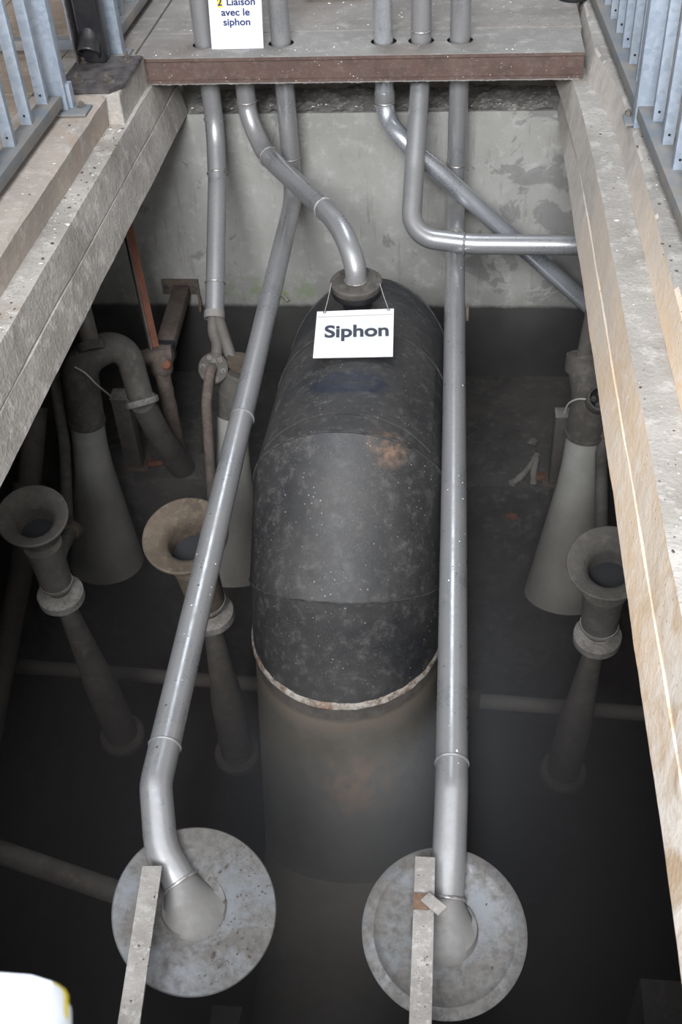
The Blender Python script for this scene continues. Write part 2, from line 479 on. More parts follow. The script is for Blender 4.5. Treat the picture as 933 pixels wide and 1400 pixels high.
# ------------------------------------------------------------------ the setting
BW = 4.94                       # face of the back wall
PX0, PX1 = -2.35, 1.35          # pit side walls
PY0 = .15                       # pit front wall
bm = bm_new()
box(bm, ((PX0+PX1)/2, BW+.2, -1.482), (PX1-PX0+.6, .4, 5.036))
wall = struct('wall_back', bm, M['conc_wall'])
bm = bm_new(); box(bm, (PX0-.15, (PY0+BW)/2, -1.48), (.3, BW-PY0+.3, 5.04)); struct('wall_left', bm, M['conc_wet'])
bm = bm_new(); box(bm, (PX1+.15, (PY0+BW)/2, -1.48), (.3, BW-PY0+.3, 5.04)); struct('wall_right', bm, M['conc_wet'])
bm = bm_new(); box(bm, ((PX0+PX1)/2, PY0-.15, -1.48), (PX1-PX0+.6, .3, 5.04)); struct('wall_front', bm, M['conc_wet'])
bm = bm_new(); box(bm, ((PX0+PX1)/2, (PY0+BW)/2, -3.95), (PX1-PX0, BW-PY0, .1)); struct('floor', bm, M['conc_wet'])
# submerged ledge along the foot of the back wall, with a lower toe
bm = bm_new()
n = 40
for (xa, xb) in ((PX0, PX1),):
    prof = [(BW, -3.9), (BW, -.44), (4.0, -.44), (4.0, -3.9)]
    rows = []
    for i in range(n+1):
        x = xa+(xb-xa)*i/n
        rows.append([bm.verts.new((x, y+(.012*noise.noise(V((x*9, y, 3))) if y < 4.5 else 0), z)) for y, z in prof])
    for i in range(n):
        for j in range(4):
            bm.faces.new((rows[i][j], rows[i][(j+1) % 4], rows[i+1][(j+1) % 4], rows[i+1][j]))
    bm.faces.new(rows[0][::-1]); bm.faces.new(rows[-1])
struct('trim_ledge', bm, M['conc_wet'])
# rough mortar bed on top of the back wall under the lintel
bm = bm_new()
nx, ny = 90, 10
g = [[bm.verts.new((-1.275+i*(1.70/nx), BW+.004+j*.03, 1.037+.022*abs(noise.noise(V((i*.55, j*.9, 1))))+.018*max(0, noise.noise(V((i*.21, j*.5, 4)))))) for j in range(ny+1)] for i in range(nx+1)]
for i in range(nx):
    for j in range(ny):
        bm.faces.new((g[i][j], g[i+1][j], g[i+1][j+1], g[i][j+1]))
struct('trim_mortar', bm, M['rubble'])
bm = bm_new(); box(bm, (-.42, BW+.33, 1.17), (1.9, .06, .32)); struct('trim_back', bm, M['conc_deck'])

# left slab: inner face, strip, riser (the kerb above it is its own band)
SL_Y0, SL_Y1 = -.6, 4.955
bm = bm_new()
extrude_profile(bm, [(-1.29, 1.04), (-1.316, 1.171), (-1.328, 1.173), (-1.328, 1.178), (-1.319, 1.180), (-1.34, 1.30), (-1.42, 1.302), (-1.44, 1.30), (-2.6, 1.30), (-2.6, 1.04)],
                SL_Y0, SL_Y1, 420, .0032, None, 1)
struct('floor_left', bm, M['conc_left'])
bm = bm_new()
extrude_profile(bm, [(-1.423, 1.296), (-1.414, 1.41), (-1.428, 1.422), (-1.52, 1.424), (-1.72, 1.424), (-1.72, 1.296)],
                SL_Y0, 4.17, 400, .0045, None, 11)
struct('trim_left', bm, M['curb_tan'])
# left paving beyond the railing
bm = bm_new()
for i, (xa, xb) in enumerate(((-1.725, -2.22), (-2.228, -2.75), (-2.758, -3.4))):
    y = -.6+.17*i
    while y < 7.2:
        box(bm, ((xa+xb)/2, y+.30, 1.37), (abs(xb-xa), .594, .1), None, .004); y += .6
struct('floor_paving', bm, M['paver'])
bm = bm_new(); box(bm, (-2.5, 3.3, 1.31), (1.7, 8, .02)); struct('floor_subbase', bm, M['dark'])

# right slab
bm = bm_new()
def curve_in(j, y):
    t = max(0, (y-3.6)/1.3)
    return -.045*t*t if j in (3, 4, 5, 6) else 0
extrude_profile(bm, [(.445, 1.04), (.469, 1.158), (.482, 1.160), (.482, 1.165), (.472, 1.168), (.492, 1.30), (.585, 1.302), (.60, 1.30), (1.75, 1.30), (1.75, 1.04)],
                SL_Y0, SL_Y1, 420, .003, curve_in, 31)
right_slab = struct('floor_right', bm, M['conc_tan'])
right_slab.data.materials.append(M['conc'])
for p in right_slab.data.polygons:
    if p.normal.z > .85 and p.center.z+right_slab.location.z > 1.28: p.material_index = 1
bm = bm_new()
extrude_profile(bm, [(.590, 1.296), (.612, 1.41), (.622, 1.420), (.70, 1.424), (1.75, 1.424), (1.75, 1.296)],
                SL_Y0, 7.2, 560, .0035, (lambda j, y: -.066*min(1, max(0, (y-3.9)/.7))**2 if j in (0, 1, 2) else 0), 51)
kerb_r = struct('trim_right', bm, M['conc_tan'])
kerb_r.data.materials.append(M['conc'])
for p in kerb_r.data.polygons:
    if abs(p.normal.z) > .7: p.material_index = 1
# far platform: concrete slabs with open joints, the strip over the channel cut for six pipes
def slab(x0, x1, y0, y1, z0, z1, bev=.006):
    b = bm_new(); box(b, ((x0+x1)/2, (y0+y1)/2, (z0+z1)/2), (x1-x0, y1-y0, z1-z0), None, bev); return b
bm = bm_new()
HOLES = [-1.118, -.962, -.782, -.335, -.174, -.008]
HY, HR = 4.765, .056
# strip built as a grid with round openings
xs0, xs1, ys0, ys1, zt, zb = -1.40, .505, 4.600, 4.90, 1.416, 1.4125
def strip_top():
    b = bm_new()
    cuts = [xs0]
    for i in range(5): cuts.append((HOLES[i]+HOLES[i+1])/2)
    cuts.append(xs1)
    seg = 32
    for i in range(6):
        x0, x1 = cuts[i], cuts[i+1]; cx = HOLES[i]
        inner = []; outer = []
        for k in range(seg):
            a = 2*PI*k/seg; c, s_ = math.cos(a), math.sin(a)
            inner.append((cx+HR*c, HY+HR*s_))
            tx = ((x1-cx)/c if c > 1e-6 else ((x0-cx)/c if c < -1e-6 else 1e9))
            ty = ((ys1-HY)/s_ if s_ > 1e-6 else ((ys0-HY)/s_ if s_ < -1e-6 else 1e9))
            t = min(tx, ty); outer.append((cx+t*c, HY+t*s_))
        for cxx, cyy in ((x0, ys0), (x1, ys0), (x0, ys1), (x1, ys1)):
            j = min(range(seg), key=lambda k: (outer[k][0]-cxx)**2+(outer[k][1]-cyy)**2); outer[j] = (cxx, cyy)
        it = [b.verts.new((x, y, zt)) for x, y in inner]; ot = [b.verts.new((x, y, zt)) for x, y in outer]
        ib = [b.verts.new((x, y, zb)) for x, y in inner]; ob = [b.verts.new((x, y, zb)) for x, y in outer]
        for k in range(seg):
            k2 = (k+1) % seg
            b.faces.new((it[k], it[k2], ot[k2], ot[k])); b.faces.new((ib[k], ob[k], ob[k2], ib[k2]))
            b.faces.new((it[k], ib[k], ib[k2], it[k2])); b.faces.new((ot[k], ot[k2], ob[k2], ob[k]))
    return b
struct('trim_lintel', strip_top(), M['conc_lintel'])
struct('floor_back', slab(-1.40, .515, 4.905, 5.62, 1.30, 1.418), M['conc_deck'])
struct('floor_back', slab(-1.40, .515, 5.63, 7.2, 1.30, 1.420), M['conc_deck'])
struct('floor_back', slab(-1.725, -1.41, 4.66, 6.0, 1.30, 1.416), M['conc_deck'])
struct('floor_back', slab(-1.725, -1.41, 6.01, 7.2, 1.30, 1.416), M['conc_deck'])
struct('floor_front', slab(-1.28, .43, -1.6, .12, 1.26, 1.42), M['conc_deck'])
# column plinth in the left corner
bm = bm_new()
box(bm, (-1.535, 4.40, 1.35), (.355, .44, .155), None, .008)
struct('trim_plinth', bm, M['conc_left'])

# the hall around the pit: far wall, side walls and ceiling, open towards the daylight behind the viewer
M['hall'] = concrete('hall_plaster', srgb(120, 116, 112), srgb(100, 97, 94), srgb(134, 130, 126), pits=False)
M['hall_dark'] = concrete('hall_ceiling', srgb(84, 80, 78), srgb(66, 64, 62), srgb(98, 95, 92), pits=False)
bm = bm_new(); box(bm, (0, 7.4, 2.85), (9.4, .2, 3.4)); struct('wall_far', bm, M['hall'])
RL = (-1.2, .55, 4.5, 6.9)       # rooflight opening x0 x1 y0 y1
bm = bm_new()
box(bm, (0, (2.3+RL[2])/2, 4.6), (9.4, RL[2]-2.3, .12)); box(bm, (0, (RL[3]+7.5)/2, 4.6), (9.4, 7.5-RL[3], .12))
box(bm, ((-4.7+RL[0])/2, (RL[2]+RL[3])/2, 4.6), (RL[0]+4.7, RL[3]-RL[2], .12)); box(bm, ((4.7+RL[1])/2, (RL[2]+RL[3])/2, 4.6), (4.7-RL[1], RL[3]-RL[2], .12))
struct('ceiling', bm, M['hall_dark'])
bm = bm_new(); box(bm, (-4.6, 4.6, 2.95), (.2, 5.6, 3.2)); struct('wall_west', bm, M['hall'])
bm = bm_new(); box(bm, (4.6, 4.6, 2.95), (.2, 5.6, 3.2)); struct('wall_east', bm, M['hall'])

# ------------------------------------------------------------------ rusty channel under the lintel
t = thing('steel_channel', (-.44, 4.6, 1.308), 'rust-red steel channel beam spanning the pit below the six pipe openings', 'beam')
bm = bm_new()
prof = [(0, 0), (0.0, .012), (.008, .014), (.010, .088), (0, .092), (0, .104), (.07, .104), (.07, .096), (.018, .086), (.018, .018), (.07, .010), (.07, 0)]
rows = []
for i in range(61):
    x = -1.378+(.505+1.378)*i/60
    rows.append([bm.verts.new((x, 4.598+y+.0012*noise.noise(V((x*14, z*60, 0))), 1.308+z)) for y, z in prof])
for i in range(60):
    for j in range(len(prof)):
        bm.faces.new((rows[i][j], rows[i][(j+1) % len(prof)], rows[i+1][(j+1) % len(prof)], rows[i+1][j]))
bm.faces.new(rows[0][::-1]); bm.faces.new(rows[-1])
mk('channel', bm, M['red_iron'], t)
bm = bm_new()      # ragged felt of dirt hanging along the lower flange
rows = []
for i in range(241):
    x = -1.37+1.865*i/240
    d = .004+.007*abs(noise.noise(V((x*40, 0, 3))))
    rows.append([bm.verts.new((x, 4.596, 1.3085)), bm.verts.new((x, 4.597, 1.308-d)), bm.verts.new((x, 4.606, 1.3085))])
for i in range(240):
    for j in range(3): bm.faces.new((rows[i][j], rows[i][(j+1) % 3], rows[i+1][(j+1) % 3], rows[i+1][j]))
mk('dirt_fringe', bm, M['bar'], t)

# ------------------------------------------------------------------ the six pipes
R0 = .0435
TOPZ = 1.95
def weld(parent, c, axis, r=R0, name='weld_ring', mat=None):
    b = bm_new(); torus(b, c, axis, r+.001, .0045, 36, 8); return mk(name, b, mat or M['weld'], parent)
def sleeve(parent, c, axis, r=R0, h=.03, name='collar', mat=None):
    b = bm_new(); lathe(b, [(r, -h/2), (r+.004, -h/2), (r+.005, 0), (r+.004, h/2), (r, h/2)], c, axis, 32, True)
    return mk(name, b, mat or M['steel_dull'], parent)

def bolt_circle(parent, c, axis, R, n, r=.010, h=.010, mat=None, ph=0):
    u, w = frame_from(axis)
    for k in range(n):
        a = 2*PI*k/n+ph
        b = bm_new(); hexbolt(b, V(c)+(u*math.cos(a)+w*math.sin(a))*R, axis, r, h)
        mk('bolt', b, mat or M['bolt'], parent)

# A: leftmost, bends away to the pump heads
tA = thing('steel_pipe', (-1.12, 4.765, 1.04), 'leftmost steel pipe through the beam, forking into two thin branches at the water', 'pipe', None)
bm = bm_new()
pA = fillet([(-1.118, 4.765, TOPZ), (-1.122, 4.765, 1.04), (-1.105, 4.60, .86), (-1.088, 4.13, .43)], .25, 8)
tube(bm, pA, R0); mk('pipe', bm, M['steel'], tA)
weld(tA, (-1.122, 4.765, 1.085), (0, 0, 1)); weld(tA, (-1.1075, 4.625, .885), (0.05, -.7, -.72))
weld(tA, (-1.0925, 4.245, .535), (0.02, -.74, -.67)); sleeve(tA, (-1.0885, 4.135, .434), (0.02, -.74, -.67), R0, .035)
bm = bm_new()
tube(bm, smoothpath([(-1.094, 4.13, .432), (-1.088, 4.07, .385), (-1.066, 4.02, .36), (-1.06, 3.965, .34), (-1.068, 3.915, .31)]), .026, 20)
mk('branch', bm, M['tarnish'], tA)
bm = bm_new()
tube(bm, smoothpath([(-1.078, 4.14, .43), (-1.05, 4.08, .39), (-1.008, 3.99, .33), (-.985, 3.93, .29)]), .027, 20)
mk('branch', bm, M['tarnish'], tA)
# flange pair and feed pipe that hangs on the front branch
tf = thing('feed_pipe', (-1.068, 3.9, .29), 'thin rusty feed pipe hanging from a bolted flange left of the long sloping pipe', 'pipe')
ax = V((-.10, -.80, .55)).normalized()
bm = bm_new(); c = V((-1.068, 3.905, .30))
lathe(bm, [(0, -.012), (.068, -.012), (.070, -.008), (.070, .008), (.066, .012), (0, .012)], c, ax, 36, False)
fl = mk('flange', bm, M['cast'], tf); bolt_circle(fl, c+ax*.012, ax, .050, 6, .008, .008)
bm = bm_new()
tube(bm, fillet([c, c+ax*.05+V((0, 0, -.01)), (-1.090, 3.775, .20), (-1.093, 3.715, 0), (-1.095, 3.60, -.34)], .1, 8), .0235, 22)
mk('pipe', bm, M['brown_iron'], tf)
bm = bm_new(); bar_between(bm, (-1.035, 3.91, .25), (-1.03, 3.88, .20), .012, .012); mk('stud', bm, M['bolt'], fl)

# B: second, swings forward to the top of the siphon
tB = thing('steel_pipe', (-.96, 4.765, 1.17), 'steel pipe behind the paper notice, curving down to the siphon flange', 'pipe')
bm = bm_new()
kB = [(-.958, 4.765, TOPZ), (-.960, 4.765, 1.45), (-.962, 4.765, 1.20), (-.955, 4.752, 1.11), (-.915, 4.70, 1.025), (-.853, 4.60, .975), (-.681, 4.33, .962), (-.545, 4.07, .985),
      (-.475, 3.93, .985), (-.425, 3.82, .955), (-.396, 3.76, .895), (-.392, 3.745, .83)]
pB = smoothpath(kB, 8)
tube(bm, pB, R0); mk('pipe', bm, M['steel'], tB)
weld(tB, (-.962, 4.765, 1.165), (0, .02, 1)); weld(tB, (-.853, 4.60, .975), (.53, -.84, -.05)); weld(tB, (-.545, 4.07, .985), (.46, -.88, .05))
weld(tB, (-.393, 3.747, .842), (0, 0, 1), R0-.001)
FC = V((-.392, 3.745, .826))
bm = bm_new()
lathe(bm, [(R0-.006, -.015), (.101, -.015), (.104, -.011), (.104, .011), (.100, .015), (R0-.006, .015)], FC, (0, -.06, 1), 48, True)
fB = mk('flange', bm, M['cast'], tB); bolt_circle(fB, FC+V((0, 0, .015)), (0, -.06, 1), .078, 8, .010, .006, M['cast'], .3)

# C: third, long run to the left disc
def long_pipe(label, xtop, zc, run, disc_c, disc_n, hub_r, R, disc_mat, deep):
    t = thing('intake_pipe', disc_c, label, 'pipe')
    path = [V((xtop, 4.765, TOPZ)), V((xtop, 4.765, run[0].z+.02))]+run+[V(disc_c)+(run[-1]-V(disc_c)).normalized()*.068]
    b = bm_new(); tube(b, fillet(path, {1: .16, len(path)-3: .14, len(path)-2: .17}, 12), R0, 32)
    mk('pipe', b, M['steel'], t)
    weld(t, (xtop, 4.765, zc), (0, 0, 1)); 
    return t
DN1 = V((.22, -.22, .93)).normalized()
DC1 = V((-.612, 1.283, .468))
runC = [V((-.782, 4.56, .685)), V((-.768, 2.6, .62)), V((-.757, 1.56, .585)), V((-.715, 1.40, .535))]
tC = long_pipe('long steel pipe sloping down the left side of the siphon into the dirt-speckled disc', -.782, .90, runC, DC1, DN1, .07, .207, None, False)
DN2 = V((.03, -.26, .96)).normalized()
DC2 = V((.016, 1.268, .468))
runF = [V((-.008, 4.56, .66)), V((.016, 2.6, .595)), V((.026, 1.60, .575)), V((.024, 1.44, .53))]
tF = long_pipe('long steel pipe running straight down the right side of the siphon into a dished disc', -.008, .865, runF, DC2, DN2, .07, .202, None, True)
def disc(t, c, n, R, hub, dished, e):
    b = bm_new()
    if dished: prof = [(0, -.002), (.05, -.002), (R*.76, -.006), (R*.82, -.002), (R*.86, .004), (R*.97, .001), (R, -.003), (R, -.009), (R*.8, -.014), (0, -.014)]
    else: prof = [(0, .004), (R*.6, .002), (R*.985, -.003), (R, -.006), (R, -.010), (R*.98, -.012), (0, -.012)]
    lathe(b, prof, c, n, 96, False); mk('disc', b, M['disc'], t)
    # cone from the slanting pipe end down to the disc
    b = bm_new(); seg = 64; c = V(c); n = V(n); u = (V((1, 0, 0))-n*n.x).normalized(); w_ = n.cross(u)
    ue = (V((1, 0, 0))-e*e.x).normalized(); we = e.cross(ue)
    rings = []
    for k_, tt in enumerate((0, .12, .45, .8, 1)):
        r_ = []
        for k in range(seg):
            a = 2*PI*k/seg
            p0 = c+(u*math.cos(a)+w_*math.sin(a))*hub[0]-n*.004
            p1 = c+e*.072+(ue*math.cos(a)+we*math.sin(a))*(R0+.0015)
            q = p0.lerp(p1, tt)+n*(.010 if k_ == 1 else 0)
            r_.append(b.verts.new(q))
        rings.append(r_)
    for k_ in range(4):
        for k in range(seg): b.faces.new((rings[k_][k], rings[k_][(k+1) % seg], rings[k_+1][(k+1) % seg], rings[k_+1][k]))
    b.faces.new(rings[-1])
    mk('hub', b, M['hub'], t)
eC = (runC[-1]-DC1).normalized(); eF = (runF[-1]-DC2).normalized()
disc(tC, DC1, DN1, .207, (.086, .046), False, eC)
disc(tF, DC2, DN2, .203, (.084, .046), True, eF)
def weld_lumpy(t, c, axis):
    b = bm_new(); torus(b, c, axis, R0+.003, .0042, 48, 8)
    for v in b.verts: v.co += V((1, 1, 1))*.0016*noise.noise(v.co*160)
    mk('weld_bead', b, M['weld'], t)
weld_lumpy(tC, DC1+eC*.072, eC)
weld_lumpy(tF, DC2+eF*.072, eF)
weld(tC, (-.7695, 3.1, .636), (0, 1, .03), R0-.002, mat=M['steel']); weld(tC, (-.7575, 1.68, .589), (0, 1, .035), R0-.0018, mat=M['steel'])
weld(tF, (-.0045, 4.45, .6565), (0, 1, .03), R0-.002, mat=M['steel_dull']); weld(tF, (.0255, 1.68, .5765), (0, 1, .02), R0-.0015, mat=M['steel'])
b = bm_new(); bar_between(b, (-.728, 3.93, .664), (-.70, 3.90, .650), .02, .008); mk('lug', b, M['bolt'], tC)
b = bm_new(); box(b, (.052, 3.85, .63), (.012, .05, .045), None, .002); mk('lug', b, M['brown_iron'], tF)

# D: fourth, dives to the right behind pipe E
tD = thing('steel_pipe', (-.335, 4.76, 1.16), 'bright steel pipe slanting down to the right behind the other bent pipe', 'pipe')
bm = bm_new()
tube(bm, fillet([(-.335, 4.765, TOPZ), (-.336, 4.755, 1.09), (-.255, 4.64, 1.035), (.85, 4.60, .03)], .16, 10), .0415); mk('pipe', bm, M['steel_bright'], tD)
weld(tD, (-.3355, 4.757, 1.157), (0, .03, 1), .0415); sleeve(tD, (-.3355, 4.757, 1.185), (0, .03, 1), .0415, .04, mat=M['steel'])
# E: fifth, bends to run level to the right
tE = thing('steel_pipe', (-.174, 4.74, 1.25), 'dull steel pipe bending level to the right under the concrete slab edge', 'pipe')
bm = bm_new()
tube(bm, fillet([(-.172, 4.765, TOPZ), (-.174, 4.765, 1.30), (-.192, 4.47, .97), (-.200, 4.25, .765), (.06, 4.2, .757), (.95, 4.2, .75)], {1: .30, 2: .5, 3: .13, 4: .5}, 10), .0435); mk('pipe', bm, M['steel'], tE)
weld(tE, (.035, 4.203, .757), (1, -.1, 0)); weld(tE, (-.172, 4.765, 1.46), (0, 0, 1))

# ------------------------------------------------------------------ the siphon
SX, SR = -.36, .347
tS = thing('siphon', (SX, 2.6, 0), 'large black-painted siphon pipe rising in segments from the water, mid-pit', 'siphon')
NP = [V((SX, .30, -1.26)), V((SX, 1.93, -1.22)), V((SX, 2.30, -.87)), V((SX, 2.671, .251)), V((SX, 2.906, .471)), V((SX, 3.47, .418)), V((SX, 3.80, .355)), V((SX, 4.25, -1.5))]
def mitre_planes():
    out = []
    for i, p in enumerate(NP):
        if i == 0: d = (NP[1]-NP[0]).normalized()
        elif i == len(NP)-1: d = (NP[-1]-NP[-2]).normalized()
        else: d = ((NP[i]-NP[i-1]).normalized()+(NP[i+1]-NP[i]).normalized()).normalized()
        out.append((p, d))
    return out
PL = mitre_planes()
def cut_ring(p0, d, r, plane, seg=96):
    u = V((1, 0, 0)); w = d.cross(u)
    res = []
    for k in range(seg):
        a = 2*PI*k/seg; o = p0+(u*math.cos(a)+w*math.sin(a))*r
        t = (plane[0]-o).dot(plane[1])/d.dot(plane[1]); res.append(o+d*t)
    return res
def segment(name, p0, p1, pla, plb, r, mat, seg=96, rows=14, cap=(False, False)):
    d = (V(p1)-V(p0)).normalized()
    A = cut_ring(V(p0), d, r, pla, seg); B = cut_ring(V(p0), d, r, plb, seg)
    b = bm_new(); R = []
    for i in range(rows+1):
        t = i/rows; R.append([b.verts.new(A[k].lerp(B[k], t)) for k in range(seg)])
    for i in range(rows):
        for k in range(seg): b.faces.new((R[i][k], R[i][(k+1) % seg], R[i+1][(k+1) % seg], R[i+1][k]))
    b.faces.new(R[0][::-1]); b.faces.new(R[-1])
    return mk(name, b, mat, tS)
RIM = (V((SX, 2.6, .064)), V((0, 0, 1)))
segment('outlet_pipe', NP[0], NP[1], PL[0], PL[1], .345, M['siphon_leg'])
segment('outlet_elbow', NP[1], NP[2], PL[1], PL[2], .345, M['siphon_leg'])
segment('leg', NP[2], NP[3], PL[2], RIM, .342, M['siphon_leg'])
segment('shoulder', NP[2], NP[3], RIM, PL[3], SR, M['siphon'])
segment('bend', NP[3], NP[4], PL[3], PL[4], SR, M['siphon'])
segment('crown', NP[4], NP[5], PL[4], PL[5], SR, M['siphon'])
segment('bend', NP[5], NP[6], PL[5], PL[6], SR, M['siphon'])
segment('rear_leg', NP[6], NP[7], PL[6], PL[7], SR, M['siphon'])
def seam_ring(name, ring, r, mat, lump=0.0):
    b = bm_new(); tube(b, ring+[ring[0]], r, 8, False)
    if lump:
        for v in b.verts: v.co += V((noise.noise(v.co*40), noise.noise(v.co*40+V((9, 0, 0))), noise.noise(v.co*40+V((0, 9, 0)))))*lump
    return mk(name, b, mat, tS)
for i in (3, 4, 5, 6):
    d = (NP[i+1]-NP[i]).normalized()
    seam_ring('weld_seam', cut_ring(NP[i], d, SR+.0005, PL[i], 120), .0045 if i != 3 else .003, M['seam'], .002)
dl = (NP[3]-NP[2]).normalized()
b = bm_new()
ra = cut_ring(NP[2], dl, .343, (V((SX, 2.6, .050)), V((0, 0, 1))), 160); rb = cut_ring(NP[2], dl, .3515, (V((SX, 2.6, .054)), V((0, 0, 1))), 160)
rc = cut_ring(NP[2], dl, .3520, (V((SX, 2.6, .066)), V((0, 0, 1))), 160); rd = cut_ring(NP[2], dl, .346, (V((SX, 2.6, .076)), V((0, 0, 1))), 160)
VR = [[b.verts.new(p+V((noise.noise(p*30), noise.noise(p*30+V((5, 0, 0))), noise.noise(p*34+V((0, 5, 0)))))*.003) for p in r] for r in (ra, rb, rc, rd)]
for i in range(4):
    for k in range(160): b.faces.new((VR[i][k], VR[i][(k+1) % 160], VR[(i+1) % 4][(k+1) % 160], VR[(i+1) % 4][k]))
tag(mk('rim', b, M['rim'], tS), 'pale rim flecked with orange rust')
# low saddle plate welded over the crown
b = bm_new(); d = (NP[5]-NP[4]).normalized()
A = NP[4]+d*(-.045); w = V((0, d.z, -d.y)); w = -w if w.z < 0 else w
rows = []
for i in range(13):
    r_ = []
    for k in range(41):
        a = -.98+1.96*k/40
        r_.append(b.verts.new(A+d*(.60*i/12)+(V((1, 0, 0))*math.sin(a)+w*math.cos(a))*(SR+.006)))
    rows.append(r_)
for i in range(12):
    for k in range(40): b.faces.new((rows[i][k], rows[i][k+1], rows[i+1][k+1], rows[i+1][k]))
ex = bmesh.ops.extrude_face_region(b, geom=list(b.faces))
for v in [g for g in ex['geom'] if isinstance(g, bmesh.types.BMVert)]:
    rel = v.co-A; rad = rel-d*rel.dot(d); v.co -= rad.normalized()*.012
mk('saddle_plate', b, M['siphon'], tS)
# black counter flange under pipe B
b = bm_new()
lathe(b, [(0, -.10), (.060, -.10), (.066, -.055), (.098, -.042), (.100, -.038), (.100, -.018), (.096, -.0155), (0, -.0155)], FC, (0, -.06, 1), 48, False)
bo = mk('boss_flange', b, M['black_steel'], tS); bolt_circle(bo, FC+V((0, 0, -.040)), (0, .06, -1), .078, 8, .010, .010, M['black_steel'], .3)

# ------------------------------------------------------------------ signs
def quad_plate(b, corners, th):
    c = [V(p) for p in corners]; n_ = (c[1]-c[0]).cross(c[3]-c[0]).normalized()
    a = [b.verts.new(p) for p in c]; d2 = [b.verts.new(p-n_*th) for p in c]
    b.faces.new(a); b.faces.new(d2[::-1])
    for i in range(4): b.faces.new((a[i], d2[i], d2[(i+1) % 4], a[(i+1) % 4]))
    return n_
TL, TR, BR, BL = V((-.520, 3.492, .852)), V((-.229, 3.518, .852)), V((-.219, 3.262, .808)), V((-.511, 3.246, .808))
tg = thing('sign', (TL+TR+BR+BL)/4, 'white hanging plate lettered Siphon, wired to the flange on the black siphon', 'sign')
b = bm_new(); n_ = quad_plate(b, (BL, BR, TR, TL), .003)
mk('panel', b, M['plate_white'], tg, smooth=False)
xd = ((TR-TL)+(BR-BL)).normalized(); yd = ((TL-BL)+(TR-BR)).normalized(); yd = (yd-xd*yd.dot(xd)).normalized()
cen = (TL+TR+BR+BL)/4
b = text_mesh('Siphon', .090, cen+yd*.008+xd*.010+n_*.0008, xd, yd, .0005, .0024, sx=.99)
mk('lettering', b, M['ink'], tg, smooth=False)
b = bm_new()
p1 = BL.lerp(BR, 0)+n_*.0006
quad_plate(b, (TL-yd*.034+n_*.0009+xd*.004, TR-yd*.034+n_*.0009-xd*.004, TR-yd*.030+n_*.0009-xd*.004, TL-yd*.030+n_*.0009+xd*.004), .0008)
mk('crease', b, M['wire'], tg, smooth=False)
for (pa, pb) in ((TL.lerp(TR, .10)-yd*.006, V((-.488, 3.715, .845))), (TL.lerp(TR, .93)-yd*.006, V((-.296, 3.715, .845)))):
    b = bm_new(); m_ = pa.lerp(pb, .5)+V((0, 0, -.004))
    tube(b, smoothpath([pa+n_*.002, m_, pb], 6), .0016, 8); mk('string', b, M['wire'], tg)
    b = bm_new(); torus(b, pa+n_*.0012, n_, .005, .0013, 20, 6); mk('eyelet', b, M['bolt'], tg)

tN = thing('notice', (-.962, 4.702, 1.42), 'white paper notice with navy lettering standing between two pipes above the beam', 'sign')
b = bm_new(); quad_plate(b, ((-1.077, 4.700, 1.4155), (-.850, 4.700, 1.4165), (-.836, 4.712, 1.735), (-1.063, 4.712, 1.735)), .002)
mk('panel', b, M['paper'], tN, smooth=False)
upn = V((.04, .03, 1)).normalized()
for body, z, x in (('Liaison', 1.604, -.930), ('avec le', 1.563, -.957), ('siphon', 1.524, -.955)):
    b = text_mesh(body, .040, (x, 4.6995+(z-1.416)*.0376, z), (1, 0, 0), upn, .0003, .0009, sx=1.12)
    mk('lettering', b, M['navy'], tN, smooth=False)
b = bm_new(); zz = 1.604
quad_plate(b, tuple((x, 4.7006+(z-1.416)*.0376-.0016, z) for x, z in ((-1.032, 1.584), (-1.010, 1.584), (-1.009, 1.624), (-1.031, 1.624))), .0008)
mk('highlight', b, M['yellow'], tN, smooth=False)
b = text_mesh('2', .040, (-1.0205, 4.6980+(zz-1.416)*.0376, zz), (1, 0, 0), upn, .0003, .0009, sx=1.05)
mk('lettering', b, M['navy'], tN, smooth=False)


# ------------------------------------------------------------------ pump heads with cone nozzles
def strap(t, pts):
    b = bm_new(); tube(b, smoothpath(pts, 6), .004, 8); mk('wire', b, M['wire'], t)

tL = thing('pump_head', (-1.68, 3.70, -.60), 'grey cone-bottomed pump head with a U bend, beneath the left concrete edge', 'pump', None)
b = bm_new()
lathe(b, [(.070, .86), (.078, .85), (.079, .78), (.081, .70), (.092, .58), (.182, 0), (.176, 0), (.080, .64), (.066, .84)], (-1.715, 3.705, -.75), (.045, .09, .85), 64, True)
mk('cone', b, M['cone'], tL)
b = bm_new()
pts = fillet([(-1.670, 3.790, .07), (-1.64, 3.790, .41), (-1.46, 3.93, .43), (-1.392, 3.80, .17)], {1: .11, 2: .09}, 12)
rr = [.082-.024*(i/(len(pts)-1))**1.2 for i in range(len(pts))]
tube(b, pts, rr, 36); mk('bend', b, M['cast'], tL)
b = bm_new(); lathe(b, [(.080, -.012), (.086, -.012), (.0875, 0), (.086, .012), (.080, .012)], (-1.669, 3.790, .085), (.05, .05, 1), 48, True); mk('collar', b, M['cast'], tL)
b = bm_new(); c = V((-1.393, 3.80, .185)); ax = V((.25, -.45, -.85)).normalized()
lathe(b, [(.05, -.014), (.074, -.014), (.077, -.010), (.077, .010), (.074, .014), (.05, .014)], c, ax, 40, True); f_ = mk('flange', b, M['lime'], tL); bolt_circle(f_, c-ax*.014, -ax, .066, 6, .008, .008, M['cast'])
b = bm_new(); tube(b, [(-1.392, 3.80, .18), (-1.375, 3.90, -.1), (-1.355, 4.08, -.445)], [.056, .058, .064], 32); mk('down_pipe', b, M['cast'], tL)
b = bm_new(); ax = V((-.26, .62, .74)).normalized(); c = V((-1.575, 3.82, .475))
